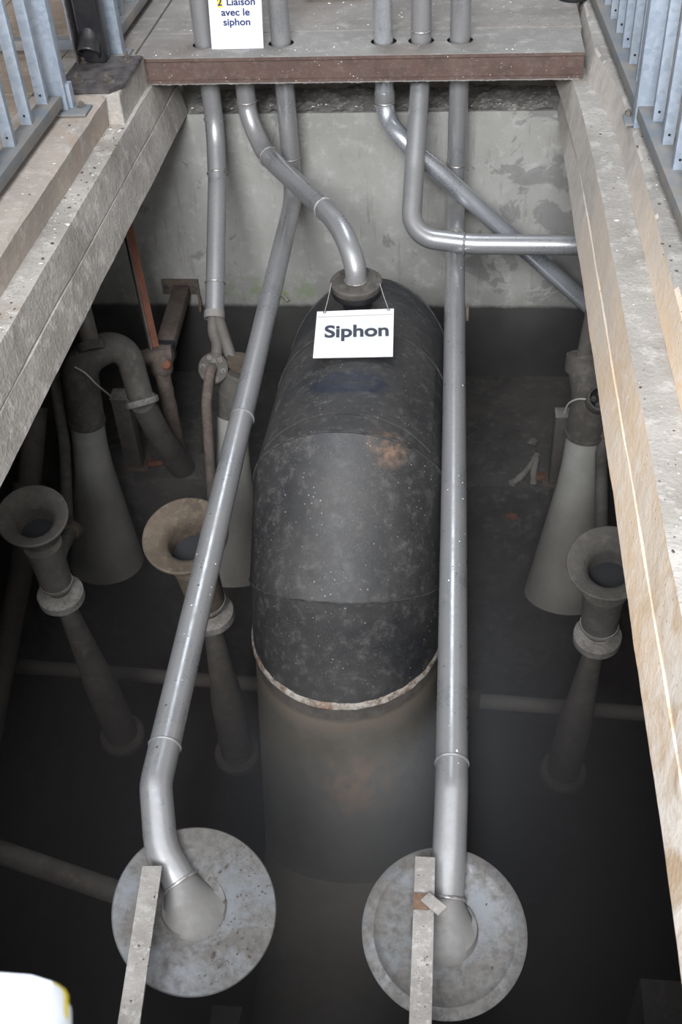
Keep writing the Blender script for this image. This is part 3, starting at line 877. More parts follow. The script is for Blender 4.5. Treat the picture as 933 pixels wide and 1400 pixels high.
lathe(b, [(0, -.03), (.058, -.03), (.062, -.005), (.062, .008), (.046, .012), (0, .012)], c, ax, 40, False); mk('socket', b, M['cast'], tL)
b = bm_new(); tube(b, [c, c+ax*.25, c+ax*.62, c+ax*.9+V((0, .05, 0))], .040, 28); mk('supply_pipe', b, M['tarnish'], tL)
strap(tL, [(-1.63, 3.72, .425), (-1.585, 3.71, .40), (-1.555, 3.72, .34), (-1.55, 3.78, .26), (-1.555, 3.86, .17)])

tR = thing('pump_head', (.56, 3.70, -.62), 'grey cone-bottomed pump head with an open round port, beside the ochre slab edge', 'pump', None)
b = bm_new()
lathe(b, [(.070, .86), (.078, .85), (.079, .78), (.081, .70), (.092, .58), (.182, 0), (.176, 0), (.080, .64), (.066, .84)], (.550, 3.585, -.75), (.035, .22, .82), 64, True)
mk('cone', b, M['cone'], tR)
b = bm_new()
pts = fillet([(.586, 3.800, .05), (.600, 3.81, .24), (.560, 3.93, .36)], {1: .12}, 12)
tube(b, pts, [.086]*(len(pts)-3)+[.084, .080, .078], 40); mk('bend', b, M['cast'], tR)
b = bm_new(); lathe(b, [(.080, -.012), (.089, -.012), (.0905, 0), (.089, .012), (.080, .012)], (.586, 3.800, .06), (.04, .04, 1), 48, True); mk('collar', b, M['cast'], tR)
b = bm_new(); c = V((.562, 3.925, .365)); ax = V((.05, .30, .95)).normalized()
lathe(b, [(.040, .01), (.066, .01), (.070, .016), (.078, .012), (.079, -.03), (.077, -.06), (.0, -.06), (0, .004), (.040, .004)], c, ax, 48, False); mk('socket', b, M['cast'], tR)
b = bm_new(); lathe(b, [(0, .006), (.064, .006), (.060, .0125), (0, .0125)], c, ax, 40, False); mk('gasket', b, M['brown_iron'], tR)
b = bm_new(); tube(b, [c+ax*.0, c+ax*.25+V((.02, .02, 0)), c+ax*.62+V((.07, .1, 0))], .036, 28); mk('supply_pipe', b, M['cast'], tR)
b = bm_new(); c = V((.616, 3.705, .315)); ax = V((.02, -.66, .75)).normalized()
lathe(b, [(.044, -.06), (.056, -.06), (.056, .0), (.052, .006), (.044, .004)], c, ax, 40, True); pr_ = mk('port', b, M['cast'], tR)
b = bm_new(); lathe(b, [(0, -.035), (.045, -.035), (.045, -.03), (0, -.03)], c, ax, 32, False); mk('port_plate', b, M['hole'], pr_)
bolt_circle(pr_, c-ax*.03, ax, .024, 4, .009, .010, M['cast'], .5)
strap(tR, [(.492, 3.83, .14), (.498, 3.79, .22), (.53, 3.75, .275), (.575, 3.715, .30)])

tM = thing('pump_head', (-1.02, 3.75, -.62), 'grey cone-bottomed pump head half hidden behind the long left pipe', 'pump', None)
b = bm_new()
lathe(b, [(.066, .80), (.074, .79), (.075, .72), (.078, .64), (.088, .54), (.176, 0), (.170, 0), (.074, .60), (.062, .78)], (-1.05, 3.613, -.70), (.04, .28, .74), 64, True)
mk('cone', b, M['cone'], tM)
b = bm_new()
pts = fillet([(-1.012, 3.885, -.04), (-.99, 3.915, .16), (-.965, 3.93, .27)], {1: .2}, 8)
tube(b, pts, [.076]*(len(pts)-2)+[.072, .066], 36); mk('bend', b, M['cast'], tM)
for k, (z_, r_) in enumerate(((.262, .074), (.310, .070))):
    b = bm_new(); lathe(b, [(0, -.012), (r_, -.012), (r_+.002, 0), (r_, .012), (0, .012)], (-.955+.012*k, 3.925+.012*k, z_), (.30, .10, .95), 40, False); mk('flange', b, M['cast_tan'] if k else M['cast'], tM)

# small water feeds at the side units
tq = thing('feed_pipe', (-1.75, 3.6, -.1), 'thin feed pipe running down beside the left cone to the leftmost funnel', 'pipe')
b = bm_new(); tube(b, fillet([(-1.80, 3.95, .46), (-1.786, 3.83, .30), (-1.775, 3.726, 0), (-1.655, 3.30, -.08), (-1.60, 3.20, -.06)], .08, 8), .026, 22); mk('pipe', b, M['cast'], tq)
b = bm_new(); lathe(b, [(0, -.042), (.030, -.038), (.046, -.015), (.046, .015), (.030, .038), (0, .042)], (-1.598, 3.19, -.055), (.3, -.6, .6), 32, False); mk('joint', b, M['cast_tan'], tq)
b = bm_new(); tube(b, smoothpath([(-1.60, 3.19, -.055), (-1.565, 3.02, .03), (-1.51, 2.80, .13)], 6), .028, 22); mk('spout', b, M['cast'], tq)
tq = thing('feed_pipe', (.66, 3.5, -.1), 'thin feed pipe running down beside the right cone, at the slab edge', 'pipe')
b = bm_new(); tube(b, fillet([(.655, 4.02, .42), (.652, 3.86, .20), (.657, 3.725, 0), (.64, 3.40, -.08), (.575, 2.76, .10)], .1, 8), .027, 22); mk('pipe', b, M['cast'], tq)
b = bm_new(); lathe(b, [(.026, -.03), (.033, -.03), (.034, 0), (.033, .03), (.026, .03)], (.655, 3.775, .10), (-.01, .4, .92), 28, True); mk('sleeve', b, M['brown_iron'], tq)

# ------------------------------------------------------------------ funnel pipes
def funnel(label, T, Cc, B, R, rth, mat, tiltx=0):
    """T centre of the mouth, Cc the collar, B the foot flange; a throated funnel on a diffuser"""
    T, Cc, B = V(T), V(Cc), V(B)
    t = thing('funnel_pipe', B, label, 'funnel', None)
    ax = (T-Cc).normalized(); a2 = (Cc-B).normalized(); am = (ax+V((tiltx, -.20, 0))).normalized()
    h = (T-Cc).length
    def L(name, prof, m, o, a, seg=56, closed=True):
        b = bm_new(); lathe(b, prof, o, a, seg, closed); return mk(name, b, m, t)
    L('funnel', [(R, .002), (R*.97, .004), (R*.90, -.001), (R*.68, -.014), (rth*1.22, -.026), (rth*1.06, -.040), (rth, -.062), (rth*.98, -.15), (rth*1.12, -.15), (rth*1.20, -.085), (R*.66, -.050), (R*.84, -.032), (R*1.0, -.010), (R*1.015, -.003)], mat, T, am, 64)
    L('stem', [(0, -.156), (rth*1.13, -.156), (rth*1.04, -.21), (rth*.94, -h+.075), (rth*.70, -h+.068), (rth*.64, -h+.01), (0, -h+.01)], mat, T, ax, 56, False)
    L('throat_shade', [(0, -.135), (rth*.99, -.135), (rth*.99, -.14), (0, -.14)], M['dark'], T, am, 40, False)  # dark disc painted as the shade deep inside the open throat
    L('limescale_ring', [(rth*.86, -h+.086), (rth*1.0, -h+.084), (rth*1.0, -h+.072), (rth*.80, -h+.066)], M['lime'], T, ax)
    L('collar', [(0, .026), (rth*.66, .026), (rth*.72, .020), (.082, .016), (.090, .009), (.090, -.026), (.084, -.032), (0, -.032)], M['lime'], Cc, ax, 56, False)
    k = (Cc-B).length
    L('diffuser', [(0, -.03), (.034, -.03), (.038, -.12), (.056, -.42*k), (.070, -.58*k), (.074, -k+.02), (0, -k+.02)], M['cast'], Cc, a2, 48, False)
    L('foot_flange', [(0, .024), (.096, .024), (.104, .014), (.104, -.016), (.096, -.024), (0, -.024)], M['cast'], B, a2, 56, False)
    return t
funnel('grey funnel-topped pipe at the far left below the concrete edge', (-1.487, 2.708, .481), (-1.505, 2.764, .015), (-1.496, 2.896, -1.083), .127, .064, M['cast'], .10)
funnel('rusty tan funnel-topped pipe partly behind the long left pipe', (-.918, 2.65, .462), (-.898, 2.705, .002), (-.941, 2.837, -1.099), .152, .074, M['cast_tan'], .02)
funnel('dark funnel-topped pipe on the right, tucked against the ochre slab', (.560, 2.708, .335), (.573, 2.763, -.11), (.549, 2.891, -1.19), .145, .072, M['cast'], -.10)

# ------------------------------------------------------------------ rusty fittings at the back left
t = thing('brace_bar', (-1.40, 4.14, .25), 'orange rusty brace bar slanting down beside the left slab edge', 'bar')
b = bm_new(); bar_between(b, (-1.55, 4.52, 1.03), (-1.399, 4.142, .25), .040, .010, (.3, -.4, .6)); mk('bar', b, M['orange_iron'], t)
b = bm_new(); bar_between(b, (-1.565, 4.50, 1.03), (-1.414, 4.122, .25), .010, .040, (.3, -.4, .6)); mk('angle_leg', b, M['brown_iron'], t)
t = thing('wall_bracket', (-1.45, 4.94, .10), 'brown iron bracket arm bolted to the back wall above the water', 'bracket')
b = bm_new(); box(b, (-1.46, 4.93, .115), (.20, .018, .085), None, .003); pl_ = mk('wall_plate', b, M['brown_iron'], t)
for x in (-1.535, -1.385):
    b = bm_new(); hexbolt(b, (x, 4.921, .115), (0, -1, 0), .012, .012); mk('bolt', b, M['bolt'], pl_)
b = bm_new(); bar_between(b, (-1.455, 4.93, .12), (-1.390, 4.24, .19), .085, .012); mk('arm', b, M['brown_iron'], t)
for s_ in (-1, 1):
    b = bm_new(); bar_between(b, (-1.455+s_*.040, 4.93, .095), (-1.390+s_*.040, 4.24, .165), .010, .05); mk('arm_flange', b, M['brown_iron'], t)
b = bm_new(); tube(b, [(-1.37, 4.925, .09), (-1.36, 4.91, .05), (-1.365, 4.90, -.02)], .008, 10); mk('hanger', b, M['brown_iron'], t)
t = thing('standpipe', (-1.366, 4.05, -.44), 'rusty standpipe with a lumpy tee, left of the siphon near the back wall', 'pipe')
b = bm_new()
pts = smoothpath([(-1.392, 4.20, .20), (-1.383, 4.13, .13), (-1.372, 4.10, -.05), (-1.366, 4.085, -.44), (-1.362, 4.08, -.45)], 12)
tube(b, pts, [.038+.004*noise.noise(p*18) for p in pts], 24)
for v in b.verts: v.co += V((noise.noise(v.co*30), noise.noise(v.co*30+V((4, 0, 0))), 0))*.004
mk('pipe', b, M['brown_iron'], t)
b = bm_new(); lathe(b, [(0, -.075), (.045, -.075), (.056, -.05), (.058, .03), (.046, .06), (0, .065)], (-1.385, 4.15, .175), (0, .3, 1), 28, False)
lathe(b, [(0, -.07), (.040, -.07), (.044, 0), (.040, .07), (0, .07)], (-1.395, 4.15, .20), (1, .2, .1), 24, False)
for v in b.verts: v.co += v.normal*.0+V((noise.noise(v.co*24), noise.noise(v.co*24+V((4, 0, 0))), noise.noise(v.co*24+V((0, 7, 0)))))*.008
mk('tee', b, M['brown_iron'], t)
b = bm_new(); lathe(b, [(0, -.02), (.022, -.02), (.026, 0), (.020, .010), (0, .012)], (-1.350, 4.105, .18), (.2, -.7, .6), 20, False); mk('plug', b, M['orange_iron'], t)
b = bm_new(); box(b, (-1.388, 4.235, .165), (.10, .08, .085), None, .01); mk('clamp', b, M['dark'], t)

def post(label, x, y, zt, w, d, tilt=0):
    t = thing('support_post', (x, y, -.44), label, 'post')
    b = bm_new(); box(b, (x, y, (zt-.44)/2), (w, d, zt+.44), None, .006); mk('post', b, M['cast'], t)
    b = bm_new(); box(b, (x, y, zt+.006), (w+.006, d+.006, .014), None, .003); mk('cap', b, M['lime'], t)
    b = bm_new(); box(b, (x, y+.01, -.432), (w+.06, d+.05, .016), None, .003); mk('foot', b, M['brown_iron'], t)
post('square grey support post in the water right of the left cone', -1.603, 4.10, .0, .085, .075)
post('square grey support post in the water left of the right cone', .512, 4.04, -.02, .068, .06)

# twigs and flakes of rust on the submerged ledge
def twig(label, pts, r, name='stick', cat='stick', m='bar'):
    b = bm_new(); P_ = smoothpath(pts, 6); tube(b, P_, [r*(1+.35*noise.noise(p*60)) for p in P_], 10)
    o = mk(name, b, M[m]); return tag(o, label, cat)
twig('pale forked stick on the ledge, the longer slanting piece', [(.43, 4.235, -.425), (.40, 4.16, -.425), (.35, 4.07, -.425), (.30, 4.01, -.425)], .016)
twig('pale forked stick on the ledge, the short upright piece', [(.425, 4.19, -.42), (.41, 4.10, -.42), (.405, 4.015, -.42)], .018)
def lump(label, c, s_, m, name='rust_flake', cat='rust flake'):
    b = bm_new(); bmesh.ops.create_icosphere(b, subdivisions=3, radius=1)
    for v in b.verts:
        k = 1+.35*noise.noise(v.co*1.7+V(c)*3); v.co = V((v.co.x*s_[0]*k, v.co.y*s_[1]*k, v.co.z*s_[2]*k))+V(c)
    return tag(mk(name, b, M[m]), label, cat)
lump('orange rust flake on the ledge left of the right support post', (.432, 4.065, -.425), (.038, .026, .016), 'orange_iron')
lump('orange rust flake on the ledge in front of the left support post', (-1.505, 4.10, -.425), (.045, .022, .014), 'orange_iron')
lump('orange rust lump stuck to the ledge face on the right', (.31, 3.985, -.62), (.035, .014, .022), 'orange_iron', 'rust_lump', 'rust lump')
lump('small grey stone on the submerged ledge, right of the siphon', (.415, 4.34, -.425), (.028, .022, .018), 'lime', 'stone', 'stone')

# ------------------------------------------------------------------ sunk pipework
def sunk(label, pts, r, m='cast'):
    t = thing('sunken_pipe', pts[0], label, 'pipe')
    b = bm_new(); tube(b, pts, r, 24); mk('pipe', b, M[m], t)
    return t
t = sunk('murky horizontal pipe crossing deep water behind the siphon leg', [(-2.3, 3.44, -1.28), (1.3, 3.33, -1.32)], .038, 'cone')
for x in (-.92, .12): b = bm_new(); tube(b, [(x, 3.40-.03*(x+1), -1.30), (x+.06, 3.395-.03*(x+1), -1.30)], .052, 24); mk('coupling', b, M['cast'], t)
t = sunk('grey sunken pipe sloping in from the left towards the speckled disc', [(-2.3, 2.17, -.60), (-1.657, 1.996, -.60), (-1.168, 1.865, -.60), (-.66, 1.725, -.60)], .043, 'cast')
b = bm_new(); lathe(b, [(.04, -.03), (.06, -.03), (.062, 0), (.06, .03), (.04, .03)], (-.80, 1.765, -.60), (1, -.27, 0), 32, True); mk('coupling', b, M['cast'], t)
t = sunk('sunken pipe at the far left edge, slanting past the leftmost funnel', [(-1.93, 3.86, .1), (-2.0, 3.40, -.5), (-2.02, 2.80, -.82), (-2.03, 2.3, -1.1)], .055, 'cast')
b = bm_new(); lathe(b, [(.05, -.02), (.074, -.02), (.076, 0), (.074, .02), (.05, .02)], (-1.965, 3.63, -.2), (.05, .35, .5), 32, True); mk('coupling', b, M['cast'], t)
def block(label, c, s_, rot=0):
    b = bm_new(); box(b, c, s_, Matrix.Rotation(rot, 3, 'Z'), .012)
    for v in b.verts: v.co += V((noise.noise(v.co*9), noise.noise(v.co*9+V((3, 0, 0))), 0))*.01
    tag(mk('concrete_block', b, M['conc_wet']), label, 'block')
block('submerged concrete block at the lower right corner', (.93, 1.72, -2.45), (.36, .30, 2.9))
block('small submerged concrete block under the speckled disc', (-.79, 1.60, -2.5), (.11, .20, 2.8))

# ------------------------------------------------------------------ flat bars under the discs
def flat_bar(label, a, b_, clip):
    t = thing('support_bar', a, label, 'bar')
    d = (V(b_)-V(a)).normalized(); side = d.cross(V((0, 0, 1))).normalized()
    b = bm_new(); bar_between(b, a, b_, .050, .008, bevel=.0015)
    mk('web', b, M['bar'], t)
    b = bm_new(); bar_between(b, V(a)+side*.0215+V((0, 0, -.022)), V(b_)+side*.0215+V((0, 0, -.022)), .006, .05, bevel=.0015)
    mk('angle_leg', b, M['bar'], t)
    b = bm_new(); box(b, V(b_)+V((0, -.004, -.02)), (.16, .014, .14), None, .003); mk('wall_plate', b, M['bar'], t)
    if clip:
        b = bm_new(); bar_between(b, V(a)+d*.11+V((.002, 0, .012)), V(a)+d*.15+V((.045, 0, .022)), .03, .006); mk('clip', b, M['bar'], t)
        b = bm_new(); box(b, V(a)+d*.12+V((-.006, 0, .006)), (.04, .04, .008), align(d), .002); mk('rust_patch', b, M['rust_brown'], t)
flat_bar('dusty angle bar from the speckled disc towards the viewer', (-.712, 1.325, .585), (-.61, .157, .585), False)
flat_bar('dusty angle bar with a rusty clip, across the dished disc', (-.036, 1.40, .575), (-.026, .157, .575), True)

# ------------------------------------------------------------------ railings
def picket(parent, x, y, z0, z1, w=.034, d=.022, rot=None):
    b = bm_new(); R_ = rot or Matrix.Identity(3)
    box(b, (x, y, (z0+z1)/2), (w, d, z1-z0), R_, .0025)
    nf = len(b.faces)
    q = V((x, y, z0+.035))+R_ @ V((0, -d/2-.0002, 0))
    lathe(b, [(0, 0), (.0045, 0), (.0045, .0006), (0, .0006)], q, R_ @ V((0, -1, 0)), 14, False)
    o = mk('picket', b, M['galv'], parent)
    o.data.materials.append(M['hole'])
    for p in o.data.polygons[nf:]: p.material_index = 1
    return o
def foot_plate(parent, c, s_, bolts=()):
    b = bm_new(); box(b, c, s_, None, .002); o = mk('foot_plate', b, M['rail_dusty'], parent)
    for q in bolts:
        b = bm_new(); hexbolt(b, q, (0, 0, 1), .013, .014); mk('bolt', b, M['lime'], o)
RZ = 2.42
t = thing('railing', (-1.55, 2.0, 1.45), 'galvanised picket railing along the left kerb, in front of the black column', 'railing')
b = bm_new(); box(b, (-1.556, 1.72, 1.478), (.072, 4.5, .044), None, .003); mk('bottom_rail', b, M['rail_dusty'], t)
b = bm_new(); box(b, (-1.556, 1.72, RZ+.02), (.06, 4.5, .04), None, .003); mk('top_rail', b, M['galv'], t)
for k in range(12): picket(t, -1.566, 3.898-.192*k, 1.498, RZ, .042, .026)
b = bm_new(); box(b, (-1.546, 4.02, 1.93), (.072, .05, 1.02), None, .004); mk('post', b, M['galv'], t)
b = bm_new(); box(b, (-1.507, 4.035, 1.475), (.022, .04, .10), None, .002); mk('lug', b, M['galv'], t)
foot_plate(t, (-1.495, 4.0, 1.430), (.13, .10, .010), ((-1.468, 4.03, 1.435),))
t = thing('railing', (-1.50, 5.5, 1.42), 'galvanised picket railing on the far left, behind the black column', 'railing')
b = bm_new(); box(b, (-1.512, 5.62, 1.478), (.06, 1.9, .044), None, .003); mk('bottom_rail', b, M['rail_dusty'], t)
b = bm_new(); box(b, (-1.512, 5.62, RZ+.02), (.06, 1.9, .04), None, .003); mk('top_rail', b, M['galv'], t)
for k in range(8): picket(t, -1.525, 4.92+.192*k, 1.498, RZ, .042, .026)
b = bm_new(); box(b, (-1.497, 4.66, 1.93), (.085, .055, 1.02), None, .004); mk('post', b, M['galv'], t)
foot_plate(t, (-1.49, 4.655, 1.421), (.13, .09, .010))
t = thing('railing', (-1.80, 4.6, 1.42), 'dusty picket railing section running left behind the near left railing', 'railing')
b = bm_new(); box(b, (-2.07, 4.62, 1.478), (.95, .05, .04), None, .003); mk('bottom_rail', b, M['rail_dusty'], t)
b = bm_new(); box(b, (-2.07, 4.62, RZ+.02), (.95, .05, .04), None, .003); mk('top_rail', b, M['rail_dusty'], t)
for k in range(5): picket(t, -1.64-.19*k, 4.60, 1.498, RZ, .04, .024)
ang = math.atan(.0425); RR = Matrix.Rotation(ang, 3, 'Z')
def rx(y): return .655-.0425*(y-2.98)
t = thing('railing', (.69, 3.0, 1.45), 'galvanised picket railing along the right-hand kerb', 'railing')
b = bm_new(); ym = 3.3; L_ = 5.6; box(b, (rx(ym)+.036, ym, 1.478), (.072, L_, .044), RR, .003); mk('bottom_rail', b, M['rail_dusty'], t)
b = bm_new(); box(b, (rx(ym)+.036, ym, RZ+.02), (.06, L_, .04), RR, .003); mk('top_rail', b, M['galv'], t)
for y in [4.745+.175*k for k in range(5)][::-1]+[4.57, 4.40, 4.225, 4.05]+[3.683-.19*k for k in range(11)]:
    picket(t, rx(y)+.046, y, 1.498, RZ, .036, .026, RR)
b = bm_new(); box(b, (.652, 3.83, 1.925), (.078, .05, 1.01), RR, .004); mk('post', b, M['galv'], t)
foot_plate(t, (.63, 3.86, 1.428), (.09, .09, .008), ((.605, 3.90, 1.431),))

# ------------------------------------------------------------------ black column on its bolted plate
t = thing('column', (-1.47, 4.42, 1.428), 'black steel column on a bolted base plate in the left corner', 'column')
b = bm_new()
pv = [(-1.62, 4.17), (-1.395, 4.17), (-1.345, 4.235), (-1.345, 4.555), (-1.62, 4.555)]
lo = [b.verts.new((x, y, 1.428)) for x, y in pv]; hi = [b.verts.new((x, y, 1.446)) for x, y in pv]
b.faces.new(lo[::-1]); b.faces.new(hi)
for i in range(5): b.faces.new((lo[i], lo[(i+1) % 5], hi[(i+1) % 5], hi[i]))
bmesh.ops.bevel(b, geom=[e for e in b.edges], offset=.003, segments=2, affect='EDGES')
bp = mk('base_plate', b, M['black_dusty'], t)
for x, y in ((-1.415, 4.25), (-1.395, 4.485), (-1.545, 4.25), (-1.58, 4.50)):
    b = bm_new(); lathe(b, [(0, 0), (.030, 0), (.030, .004), (.018, .006), (.018, .020), (.011, .020), (.010, .040), (0, .040)], (x, y, 1.446), (0, 0, 1), 6, False); mk('bolt', b, M['bolt'], bp)
CXY = (-1.535, 4.50)
b = bm_new(); box(b, (CXY[0]+.010, CXY[1], 1.446+.55), (.100, .085, 1.10), None, .022); mk('post', b, M['black_steel'], t)
b = bm_new(); box(b, (CXY[0]-.062, CXY[1]-.02, 1.446+.55), (.008, .07, 1.10), None, .003); mk('guide_strip', b, M['black_dusty'], t)
b = bm_new()
pts = smoothpath([(CXY[0]+.004, CXY[1]+.01, 1.585), (CXY[0]+.0, CXY[1]-.025, 1.53), (CXY[0]-.004, CXY[1]-.060, 1.492)], 6)
tube(b, pts, .048, 32, False)
mo = mk('drain_mouth', b, M['black_steel'], t)
sol = mo.modifiers.new('wall', 'SOLIDIFY'); sol.thickness = .008; sol.offset = -1
b = bm_new(); tube(b, [V(pts[-4]), V(pts[-3])], .041, 24); mk('drain_bore', b, M['hole'], mo)

# far platform odds and ends
b = bm_new(); box(b, (-.60, 5.46, 1.50), (.26, .28, .165), None, .012)
for v in b.verts: v.co += V((noise.noise(v.co*14), noise.noise(v.co*14+V((3, 0, 0))), noise.noise(v.co*14+V((0, 3, 0)))))*.006
tag(mk('concrete_block', b, M['conc_deck']), 'pale concrete block on the platform at the top edge, behind the third pipe', 'block')
t = thing('pole_foot', (.505, 5.29, 1.42), 'small black foot at the far right end of the platform', 'foot')
b = bm_new(); lathe(b, [(0, 0), (.075, 0), (.078, .012), (.060, .030), (.034, .045), (.030, .09), (0, .09)], (.505, 5.29, 1.419), (0, 0, 1), 32, False); mk('base', b, M['dark'], t)
b = bm_new(); tube(b, [(.505, 5.29, 1.49), (.505, 5.29, 2.3)], .022, 20); mk('pole', b, M['black_steel'], t)

# ------------------------------------------------------------------ white panel near the viewer
t = thing('info_panel', (-.55, .02, 1.42), 'blurred white panel with a yellow edge, lower left corner near the viewer', 'panel')
b = bm_new(); box(b, (-.523, .117, 2.262), (.545, .38, .076), None, .022); mk('panel', b, M['panel_white'], t)
b = bm_new(); box(b, (-.523, .1205, 2.262), (.5425, .3805, .05), None, .020); mk('edge_trim', b, M['panel_yellow'], t)
b = bm_new(); tube(b, [(-.60, .0, 1.43), (-.60, .0, 2.22)], .03, 24); mk('stand', b, M['panel_white'], t)
b = bm_new(); lathe(b, [(0, 0), (.12, 0), (.12, .012), (.04, .02), (0, .02)], (-.60, 0, 1.421), (0, 0, 1), 40, False); mk('base', b, M['panel_white'], t)

# ------------------------------------------------------------------ loose dirt: uncountable flecks
def scatter(name, label, cat, mat, spots, seed):
    rnd = random.Random(seed); b = bm_new()
    for (fn, n_, s0, s1) in spots:
        for _ in range(n_):
            p, nn = fn(rnd); s_ = rnd.uniform(s0, s1)*(rnd.random()**1.5*.8+.35)
            u, w = frame_from(nn); a = rnd.uniform(0, 6.28); u2 = u*math.cos(a)+w*math.sin(a); w2 = V(nn).cross(u2)
            el = rnd.uniform(.5, 1.9); m_ = rnd.randint(5, 7)
            top = b.verts.new(V(p)+V(nn)*s_*.5)
            ring = [b.verts.new(V(p)+(u2*math.cos(2*PI*k/m_)*el+w2*math.sin(2*PI*k/m_))*s_*rnd.uniform(.6, 1.1)) for k in range(m_)]
            for k in range(m_): b.faces.new((ring[k], ring[(k+1) % m_], top))
            b.faces.new(ring[::-1])
    return tag(mk(name, b, mat, smooth=False), label, cat, None, 'stuff')
UP = V((0, 0, 1))
def rect(x0, x1, y0, y1, z, bias=0):
    return lambda r: (V((r.uniform(x0, x1), y0+(y1-y0)*r.random()**(1+bias), z)), UP)
def on_disc(c, n_, r0, r1, a0, a1):
    u, w = frame_from(n_)
    def f(r):
        a = r.uniform(a0, a1); q = math.sqrt(r.uniform(r0*r0, r1*r1)); return c+(V((1, 0, 0))*math.cos(a)+V(n_).cross(V((1, 0, 0))).normalized()*math.sin(a))*q, V(n_)
    return f
def on_pipe(a, b_, rad):
    a, b_ = V(a), V(b_); d = (b_-a).normalized(); s_ = d.cross(UP).normalized(); up = s_.cross(d)
    def f(r):
        p = a.lerp(b_, r.random()); t_ = r.gauss(0, .5); nn = up*math.cos(t_)+s_*math.sin(t_); return p+nn*rad*.995, nn
    return f
scatter('paint_flakes', 'pale flakes and droppings scattered over the kerbs, beam and pipes', 'debris', M['flake'], [
    (rect(-1.425, -1.345, 2.6, 4.25, 1.301), 60, .002, .007), (rect(-1.50, -1.43, 2.8, 4.0, 1.424), 18, .002, .006),
    (rect(.498, .58, 1.6, 4.5, 1.301), 45, .002, .007), (rect(.63, .66, 2.5, 4.4, 1.424), 25, .002, .007),
    (rect(-1.36, .49, 4.61, 4.70, 1.4165), 40, .002, .006), (rect(-1.3, .45, 4.92, 5.3, 1.419), 60, .002, .007),
    (rect(-1.27, .40, 4.945, 5.0, 1.055), 90, .002, .008),
    (lambda r: (V((r.uniform(-1.36, .49), 4.5975, 1.31+.1*r.random()**2)), V((0, -1, 0))), 80, .001, .003),
    (on_pipe((-.768, 2.6, .62), (-.757, 1.56, .585), R0), 14, .0015, .004), (on_pipe((.0, 4.2, .647), (.026, 1.6, .575), R0), 40, .0015, .0045)], 3)
scatter('dirt_crumbs', 'dark crumbs of dirt lying on the kerbs, discs and bars', 'debris', M['crumb'], [
    (rect(-1.425, -1.345, 2.4, 4.25, 1.301), 110, .002, .008), (rect(-1.50, -1.43, 2.8, 4.1, 1.424), 20, .002, .006),
    (rect(.498, .58, 1.5, 4.5, 1.301), 70, .002, .007), (rect(.60, .64, 2.0, 4.4, 1.423), 40, .002, .007),
    (rect(-1.3, .45, 4.92, 5.4, 1.419), 30, .002, .006),
    (on_disc(DC1+DN1*.001, DN1, .075, .19, -1.3, 1.3), 120, .0012, .0048), (on_disc(DC1+DN1*.001, DN1, .08, .2, 0, 6.28), 30, .001, .003),
    (on_disc(DC2-DN2*.003, DN2, .085, .15, 0, 6.28), 18, .001, .003),
    (rect(-.052, -.022, .9, 1.38, .580), 40, .001, .003), (rect(-.70, -.665, .9, 1.3, .590), 30, .001, .003),
    (on_pipe((-.768, 2.6, .62), (-.757, 1.56, .585), R0), 25, .0015, .0045), (on_pipe((.0, 4.2, .647), (.026, 1.6, .575), R0), 30, .0012, .004)], 5)

# ------------------------------------------------------------------ water in the pit
b = bm_new(); box(b, ((PX0+PX1)/2, (PY0+BW)/2, -1.949), (PX1-PX0-.004, BW-PY0-.004, 3.898))
tag(mk('water', b, M['water'], smooth=False), 'clear dark water filling the concrete pit', 'water', None, 'stuff')

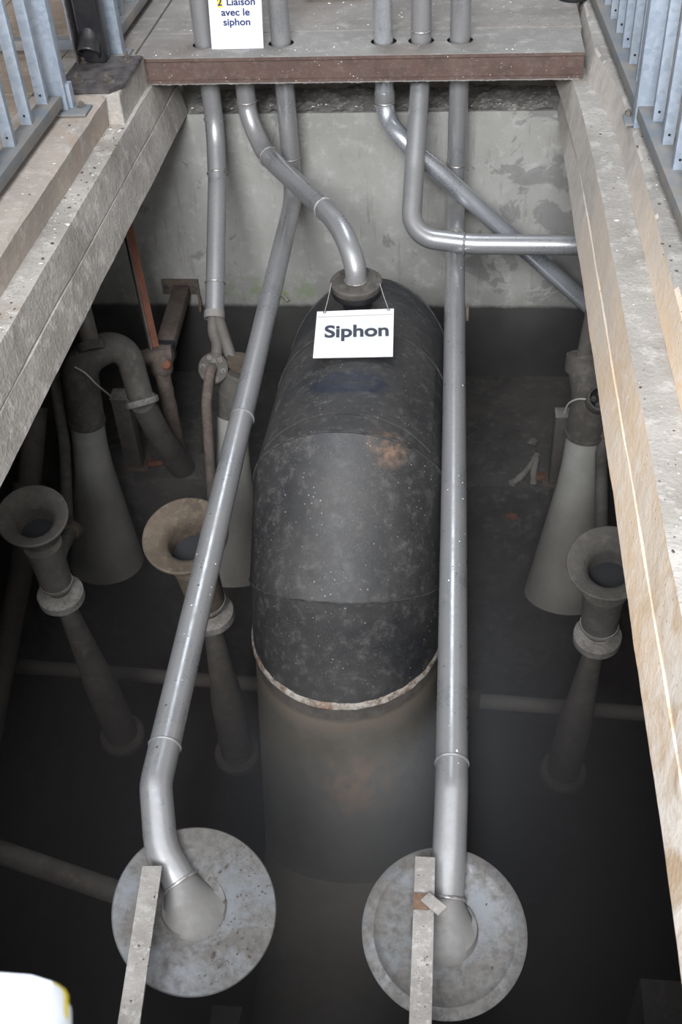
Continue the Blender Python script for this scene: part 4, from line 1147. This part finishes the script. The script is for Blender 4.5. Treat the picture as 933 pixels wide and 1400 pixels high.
# ------------------------------------------------------------------ camera
cam = bpy.data.cameras.new('camera'); co = bpy.data.objects.new('camera', cam); COL.objects.link(co)
Rw = Matrix(((.994551, .026971, -.100702), (.092730, -.670276, .736296), (-.047640, -.741622, -.669125)))
right, down, fwd = Rw.col[0], Rw.col[1], Rw.col[2]
mw = Matrix((right, -down, -fwd)).transposed().to_4x4(); mw.translation = V((0, 0, 3.0))
co.matrix_world = mw
cam.sensor_fit = 'VERTICAL'; cam.sensor_height = 36; cam.sensor_width = 24; cam.lens = 1461*36/1400
cam.clip_start = .05; cam.clip_end = 100
cam.dof.use_dof = True; cam.dof.focus_distance = 3.5; cam.dof.aperture_fstop = 8
SC.camera = co

# ------------------------------------------------------------------ light: pale daylight from above and behind the viewer
w = bpy.data.worlds.new('sky'); SC.world = w; w.use_nodes = True
nt = w.node_tree; bg = nt.nodes['Background']
tc = nt.nodes.new('ShaderNodeTexCoord'); sp = nt.nodes.new('ShaderNodeSeparateXYZ'); nt.links.new(tc.outputs['Generated'], sp.inputs[0])
mr = nt.nodes.new('ShaderNodeMapRange'); nt.links.new(sp.outputs[2], mr.inputs[0])
mr.inputs[1].default_value = -.1; mr.inputs[2].default_value = .9
mx = nt.nodes.new('ShaderNodeMix'); mx.data_type = 'RGBA'; nt.links.new(mr.outputs[0], mx.inputs[0])
mx.inputs[6].default_value = (.50, .50, .50, 1); mx.inputs[7].default_value = (.80, .83, .88, 1)
nt.links.new(mx.outputs[2], bg.inputs[0]); bg.inputs[1].default_value = WORLD
def area(name, loc, target, sx, sy, power, col):
    l = bpy.data.lights.new(name, 'AREA'); l.shape = 'RECTANGLE'; l.size = sx; l.size_y = sy; l.energy = power; l.color = col
    o = bpy.data.objects.new(name, l); COL.objects.link(o); o.location = loc
    o.rotation_euler = (V(target)-V(loc)).to_track_quat('-Z', 'Y').to_euler(); return o
area('window_light', (-.7, -3.6, 5.6), (-.4, 3.4, .6), 3.0, 2.0, KEY, (.92, .95, 1.0))
l_ = area('rooflight_daylight', (-.45, 5.55, 4.75), (-.45, 5.2, 0), .62, 1.9, 44, (.78, .88, 1.0))
SC.view_settings.view_transform = 'Standard'; SC.view_settings.look = 'None'
SC.view_settings.gamma = 1; SC.view_settings.use_curve_mapping = False
SC.view_settings.exposure = EXPO
SC.cycles.max_bounces = 8; SC.cycles.transparent_max_bounces = 16; SC.cycles.volume_bounces = 0
SC.cycles.use_denoising = True; SC.cycles.caustics_reflective = False; SC.cycles.caustics_refractive = False
